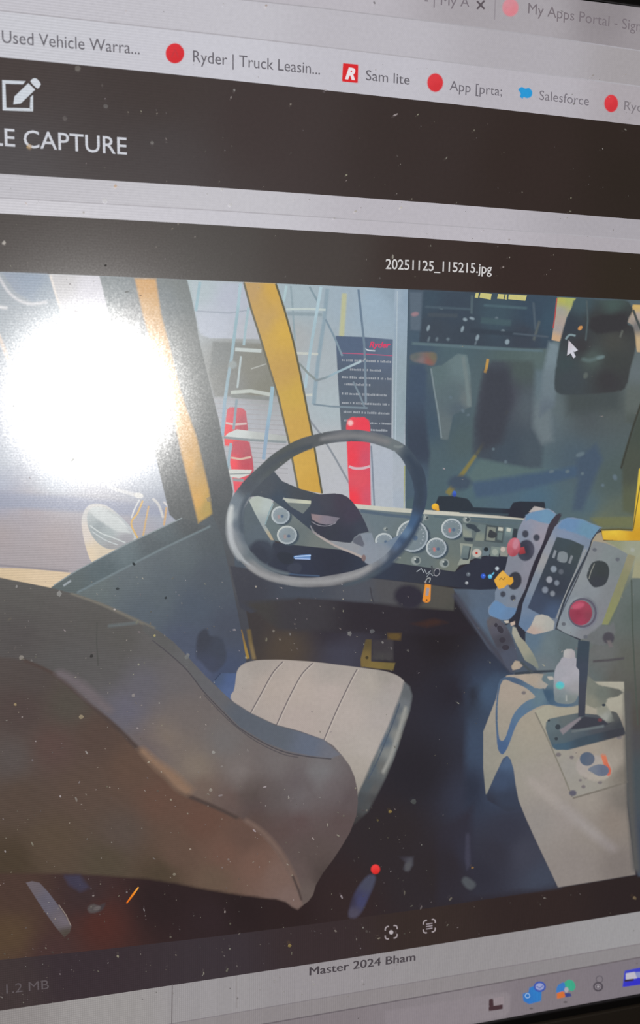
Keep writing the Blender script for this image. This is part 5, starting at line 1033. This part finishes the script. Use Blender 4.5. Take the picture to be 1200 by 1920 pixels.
sb = part('backrest', (300, 1700), seat, 'large grey-brown seat back seen from behind')
side = [(-160, 1062), (-60, 1074), (0, 1083), (50, 1093), (95, 1102), (145, 1115), (200, 1135), (262, 1165), (297, 1183), (325, 1204), (350, 1230), (385, 1268), (402, 1284), (432, 1313), (470, 1337), (516, 1359), (560, 1371), (607, 1387), (625, 1398), (642, 1417), (656, 1436), (665, 1457), (670, 1480), (671, 1505), (668, 1530), (656, 1561), (640, 1588), (625, 1611), (606, 1636), (592, 1660), (587, 1678), (578, 1690), (567, 1698), (558, 1704), (548, 1700), (537, 1691), (518, 1685), (495, 1683), (440, 1664), (380, 1652), (330, 1642), (280, 1634), (200, 1628), (140, 1624), (0, 1622), (-160, 1620)]
area('side_cover', side, [(-40, 1110, 84, 82, 80), (60, 1120, 82, 80, 78), (100, 1180, 82, 79, 78), (40, 1190, 78, 74, 74), (180, 1160, 82, 80, 78), (200, 1250, 86, 84, 84), (130, 1240, 84, 82, 82), (230, 1200, 84, 82, 80), (290, 1215, 92, 90, 90), (270, 1280, 96, 94, 102), (240, 1330, 98, 96, 108), (330, 1270, 100, 96, 98), (340, 1340, 108, 100, 98), (310, 1380, 120, 108, 100), (280, 1400, 104, 94, 94), (370, 1440, 124, 112, 102), (420, 1390, 108, 104, 104), (450, 1450, 118, 110, 108), (380, 1480, 108, 92, 84), (430, 1500, 98, 82, 78), (480, 1520, 84, 72, 72), (520, 1430, 110, 104, 104), (560, 1470, 98, 90, 92), (600, 1450, 116, 114, 116), (560, 1500, 104, 98, 100), (620, 1480, 104, 96, 98), (650, 1500, 90, 80, 82), (470, 1490, 84, 74, 72), (520, 1500, 92, 84, 84), (640, 1540, 88, 74, 74), (560, 1540, 90, 74, 74), (520, 1560, 88, 72, 70), (590, 1600, 86, 74, 72), (560, 1640, 94, 80, 78), (575, 1670, 98, 86, 82), (600, 1640, 74, 64, 62), (480, 1540, 86, 70, 66)], sb, soft=2)
rear = [(-160, 1230), (0, 1232), (35, 1236), (66, 1246), (105, 1264), (138, 1290), (168, 1319), (196, 1342), (224, 1368), (250, 1395), (268, 1412), (283, 1432), (300, 1444), (315, 1457), (330, 1475), (346, 1488), (380, 1502), (420, 1521), (450, 1534), (474, 1549), (495, 1568), (516, 1593), (534, 1620), (549, 1650), (562, 1677), (567, 1697), (558, 1705), (548, 1700), (537, 1691), (518, 1685), (495, 1683), (440, 1676), (380, 1666), (330, 1656), (280, 1648), (200, 1642), (140, 1638), (0, 1637), (-160, 1636)]
area('rear_cover', rear, [(0, 1250, 78, 70, 68), (60, 1270, 76, 68, 66), (40, 1330, 76, 64, 62), (130, 1320, 78, 72, 66), (180, 1380, 82, 66, 60), (100, 1400, 86, 68, 64), (20, 1420, 84, 76, 74), (250, 1440, 92, 72, 62), (150, 1480, 86, 70, 62), (40, 1500, 82, 68, 60), (300, 1500, 96, 72, 62), (230, 1560, 84, 72, 66), (100, 1580, 84, 70, 58), (20, 1620, 70, 58, 46), (380, 1540, 98, 72, 62), (330, 1600, 94, 74, 64), (420, 1600, 104, 78, 68), (480, 1620, 110, 84, 74), (400, 1650, 98, 80, 68), (200, 1620, 78, 68, 56), (300, 1640, 74, 62, 50), (520, 1640, 114, 92, 84), (545, 1685, 116, 96, 90), (460, 1570, 96, 74, 66)], sb, soft=7)
stroke('rear_seam', [(40, 1236), (105, 1266), (168, 1320), (224, 1369), (268, 1414), (300, 1446), (330, 1478), (350, 1491), (400, 1512), (450, 1536)], [5, 8, 10, 8, 6], (74, 62, 59), sb, sm=3, soft=7)
stroke('rear_lip_highlight', [(100, 1256), (140, 1278), (180, 1312), (214, 1340)], [10, 26, 14], (106, 98, 102), sb, sm=3, soft=14)  # highlight above the rear seam, painted as a lighter stroke
stroke('rear_lip_highlight', [(258, 1398), (290, 1430), (318, 1452), (340, 1474), (364, 1490)], [10, 20, 26, 18], (134, 108, 90), sb, sm=3, soft=14)  # warmer painted highlight further down the same edge
stroke('lower_lip', [(455, 1534), (492, 1560), (525, 1598), (548, 1640), (560, 1672)], [8, 12, 10], (112, 92, 84), sb, sm=3, soft=9)
stroke('tip_fold', [(548, 1640), (560, 1670), (566, 1690)], 4, (74, 62, 60), sb, soft=4)
stroke('edge_piping', [(130, 1112), (190, 1133), (262, 1166), (292, 1180)], [3, 6, 7], (112, 108, 100), sb, sm=3, soft=5)
area('edge_band', [(262, 1166), (297, 1183), (325, 1204), (350, 1230), (385, 1268), (402, 1284), (432, 1313), (470, 1337), (516, 1359), (560, 1371), (607, 1387), (640, 1416), (620, 1422), (580, 1417), (537, 1408), (500, 1394), (450, 1364), (420, 1334), (380, 1294), (350, 1254), (300, 1208), (270, 1185)], [(300, 1195, 88, 88, 88), (350, 1240, 94, 94, 96), (400, 1300, 96, 96, 100), (460, 1345, 88, 94, 104), (520, 1380, 90, 96, 106), (580, 1400, 96, 104, 120), (620, 1410, 106, 108, 118)], sb, soft=4)
stroke('stitch_line', [(285, 1200), (320, 1228), (352, 1258), (382, 1297), (420, 1337), (450, 1366), (500, 1396), (537, 1411), (580, 1419), (622, 1423)], 2.4, (72, 70, 76), sb, sm=3, soft=1.5)
stroke('stitch_line', [(382, 1302), (430, 1352), (480, 1390), (530, 1414), (560, 1420)], 1.8, (82, 78, 82), sb, sm=3, soft=1.5)
stroke('fold_crease', [(182, 1165), (181, 1200), (184, 1250)], 2.5, (74, 74, 72), sb, soft=2)
stroke('fold_sheen', [(200, 1174), (228, 1171), (262, 1167)], 6, (96, 102, 104), sb, soft=5)

lg = part('leg', (115, 1755), seat, 'pale grey metal seat leg')
area('leg_bar', [(48, 1654), (60, 1652), (74, 1655), (90, 1672), (108, 1696), (122, 1716), (134, 1736), (131, 1748), (121, 1758), (104, 1738), (80, 1704)], [(60, 1662, 102, 94, 100), (90, 1690, 96, 92, 104), (120, 1730, 106, 98, 106), (124, 1750, 74, 66, 60)], lg, soft=2)
stroke('leg_edge', [(110, 1696), (124, 1716), (133, 1736)], 2, (136, 124, 118), lg, soft=1)
fb = thing('orange_fibre', (248, 1694), 'short bright orange splinter in the dark under the seat', 'splinter')
stroke('fibre', [(260, 1663), (249, 1678), (237, 1694)], [2.6, 4, 2.6], [(258, 1667, 240, 168, 72), (250, 1678, 236, 132, 26), (240, 1690, 226, 110, 22)], fb, soft=1)
rb = thing('red_capped_bottle', (665, 1718), 'dim blue bottle with bright red cap lying on the cab floor', 'bottle')
area('body', [(694, 1640), (704, 1644), (700, 1662), (690, 1684), (680, 1706), (668, 1720), (654, 1719), (656, 1700), (664, 1676), (680, 1652)], [(690, 1655, 68, 70, 88), (675, 1690, 62, 64, 98), (664, 1712, 74, 70, 86), (660, 1690, 52, 48, 66)], rb, sm=3, soft=6)
area('cap', ell(704, 1630, 8.5, 9), [(703, 1626, 236, 62, 62), (706, 1636, 206, 38, 36)], rb, soft=2.5)
cn = thing('crumpled_scrap', (765, 1636), 'faint grey crumpled scrap on the dark floor', 'scrap')
area('scrap', [(742, 1606), (776, 1606), (774, 1622), (764, 1636), (756, 1630), (760, 1616)], [(750, 1610, 52, 48, 58), (766, 1622, 74, 74, 82)], cn, soft=6)
area('scrap_fold', [(760, 1620), (772, 1612), (768, 1632), (760, 1634)], (80, 80, 84), cn, soft=5)
sc = thing('crumpled_scrap', (180, 1715), 'dim grey wad under the seat beside the orange splinter', 'scrap')
area('scrap', [(165, 1700), (176, 1695), (186, 1698), (198, 1692), (192, 1706), (176, 1712), (166, 1710)], [(175, 1700, 84, 78, 78), (190, 1698, 62, 54, 58)], sc, sm=2, soft=4)
area('scrap_fold', ell(182, 1703, 7, 4, -20), (96, 90, 90), sc, soft=3)
area('blue_wad', [(115, 1640), (150, 1640), (170, 1668), (150, 1672), (130, 1660)], (60, 56, 74), sc, soft=9)
hp = thing('floor_debris', (880, 1660), 'grey fluff heap on the floor beside the engine cover', 'fluff')
area('fluff', [(866, 1652), (872, 1644), (884, 1650), (892, 1658), (884, 1668), (874, 1664)], (76, 80, 86), hp, sm=3, soft=6)
area('fluff_strand', [(874, 1560), (880, 1560), (882, 1620), (876, 1640), (872, 1610)], (60, 60, 76), hp, soft=6)

# scan buttons and file size in the viewer's foot
VI = 'buttons at the foot of the photo viewer'
for x, y, lab, kind in ((733.5, 1748, 'small corner-bracket icon with a centre dot, lower middle', 'dot'), (805, 1736.5, 'small corner-bracket icon with text lines inside', 'lines')):
    g = thing('viewer_button', (x, y + 12), lab, 'button', VI)
    for sx, sy in ((-1, -1), (1, -1), (1, 1), (-1, 1)):
        k = lambda dx, dy: (x + sx * dx + sy * dy * .0, y + sy * dy - sx * dx * .14)
        stroke('corner', [k(11, 4), k(11, 8.5), k(8.5, 11.5), k(4, 11.5)], 2.6, (166, 156, 160), g, sm=3, soft=1)
    if kind == 'dot': area('centre_dot', ell(x, y, 4, 4), (176, 168, 172), g, soft=1.5)
    else:
        for dy in (-4.5, 0, 4.5): stroke('text_line', [(x - 6, y + dy + 1), (x + 6, y + dy - 1)], 2.2, (150, 140, 146), g)
fl = thing('file_name', (822, 512), 'white image file name lettering in the dark title bar', 'caption')
text('lettering', '20251125_115215.jpg', (723, 504), (922, 513), 19.5, (204, 202, 202), fl, weight=0.010)
fs = thing('file_size', (50, 1862), 'dim grey file size lettering at the lower left', 'caption')
text('lettering', '1.2 MB', (12, 1863), (92, 1854), 18, (90, 82, 86), fs)

# ------------------------------------------------------------------ dust on the glass, lit by the flash
dm = bpy.data.materials.new('grey_dust'); dm.use_nodes = True
b0 = dm.node_tree.nodes['Principled BSDF']; b0.inputs['Roughness'].default_value = 0.9
atn = dm.node_tree.nodes.new('ShaderNodeAttribute'); atn.attribute_name = 'col'
dm.node_tree.links.new(atn.outputs['Color'], b0.inputs['Base Color'])
dtr = dm.node_tree.nodes.new('ShaderNodeBsdfTransparent'); dmx = dm.node_tree.nodes.new('ShaderNodeMixShader')
dmx.inputs[0].default_value = 0.62
dm.node_tree.links.new(dtr.outputs[0], dmx.inputs[1]); dm.node_tree.links.new(b0.outputs[0], dmx.inputs[2])
dm.node_tree.links.new(dmx.outputs[0], dm.node_tree.nodes['Material Output'].inputs[0])
rd = random.Random(11)
dv, df, dc = [], [], []
DY = -STEP * (LEVEL[0] + 2)
def speck(x, y, r, c, el=1.0, rot=0.0):
    n = rd.choice((5, 6, 7)); k = len(dv)
    pts = []
    for i_ in range(n):
        t_ = 2 * math.pi * i_ / n; rr = r * rd.uniform(.65, 1.15)
        px_, py_ = rr * el * math.cos(t_), rr * math.sin(t_)
        pts.append((x + px_ * math.cos(rot) - py_ * math.sin(rot), y + px_ * math.sin(rot) + py_ * math.cos(rot)))
    q = on_screen(pts, DY); dv.extend(q.tolist())
    top_ = on_screen([(x, y)], DY - 0.00006 - 0.00001 * r)[0]; dv.append(top_.tolist())
    for i_ in range(n):
        df.append((k + n, k + i_, k + (i_ + 1) % n))
    dc.extend([c] * (n + 1))
def tone():
    v = rd.uniform(.25, .95) ** 1.4
    return (v, v * rd.uniform(.85, 1.0), v * rd.uniform(.7, 1.0))
for _ in range(950):
    u = rd.random()
    if u < .62: x, y = rd.uniform(0, 760), rd.uniform(1080, 1880)
    elif u < .76: x, y = rd.uniform(0, 1200), rd.uniform(120, 540)
    elif u < .9: x, y = rd.uniform(600, 1200), rd.uniform(1100, 1760)
    else: x, y = rd.uniform(0, 1200), rd.uniform(0, 1920)
    if 430 < x < 770 and 1240 < y < 1500 and y < 1240 + (x - 300): 
        if rd.random() < .8: continue
    if x > 900 and 1250 < y < 1660 and rd.random() < .9: continue
    r = rd.choice((.6, .7, .8, .9, 1.0, 1.2, 1.5, 2.2))
    speck(x, y, r, tone(), rd.choice((1, 1, 1.4, 2.4)), rd.uniform(0, 3.1))
for x, y, r, c in ((40, 1233, 5, (.5, .46, .42)), (152, 1344, 5, (.6, .5, .34)), (54, 274, 6, (.8, .55, .28)), (28, 1321, 3, (.7, .55, .3)), (290, 1192, 3, (.8, .7, .3)), (400, 1411, 3.6, (.6, .6, .58)), (395, 1481, 3.6, (.6, .56, .5)), (350, 1232, 5, (.3, .32, .32)), (656, 1188, 5, (.4, .4, .4)), (392, 937, 6, (.4, .38, .34)), (7, 455, 4, (.9, .85, .8)), (216, 349, 3.4, (.8, .5, .25)), (732, 1522, 3.6, (.7, .5, .15)), (708, 1538, 2.6, (.35, .28, .1)), (1190, 1684, 3.6, (.8, .6, .35)), (543, 1773, 3.4, (.8, .6, .2)), (886, 1627, 3.2, (.9, .5, .15)), (698, 1184, 5, (.25, .26, .28)), (196, 376, 6, (.85, .85, .88)), (432, 384, 4, (.8, .8, .82)), (146, 128, 6, (.3, .28, .26)), (198, 199, 5, (.25, .24, .24)), (122, 222, 5, (.22, .2, .2)), (285, 268, 4, (.35, .34, .33)), (1122, 1904, 3, (.8, .6, .45)), (776, 1503, 6, (.2, .22, .22)), (499, 10, 2.6, (.6, .42, .3)), (110, 1113, 6, (.5, .5, .5)), (352, 1228, 3.6, (.4, .4, .38)), (250, 1304, 4, (.5, .46, .44)), (327, 1640, 3, (.55, .5, .4)), (221, 1793, 3, (.8, .75, .55))):
    speck(x, y, r, c)
for x, y, r in ((198, 498, 2.6), (220, 1104, 4), (311, 1121, 3), (250, 1057, 3), (172, 1230, 4), (252, 1058, 3)):
    speck(x, y, r, (.01, .01, .01))
me = bpy.data.meshes.new('dust')
c0 = np.array(dv).mean(0)
me.from_pydata([tuple(np.array(v) - c0) for v in dv], [], df)
me.color_attributes.new('col', 'FLOAT_COLOR', 'POINT').data.foreach_set('color', np.array([(*c, 1) for c in dc], dtype=np.float32).ravel())
me.materials.append(dm)
dust = bpy.data.objects.new('dust', me); dust.location = c0; COL.objects.link(dust)
tag(dust, 'scattered pale dust specks and lint stuck to the screen glass', 'dust', kind='stuff')
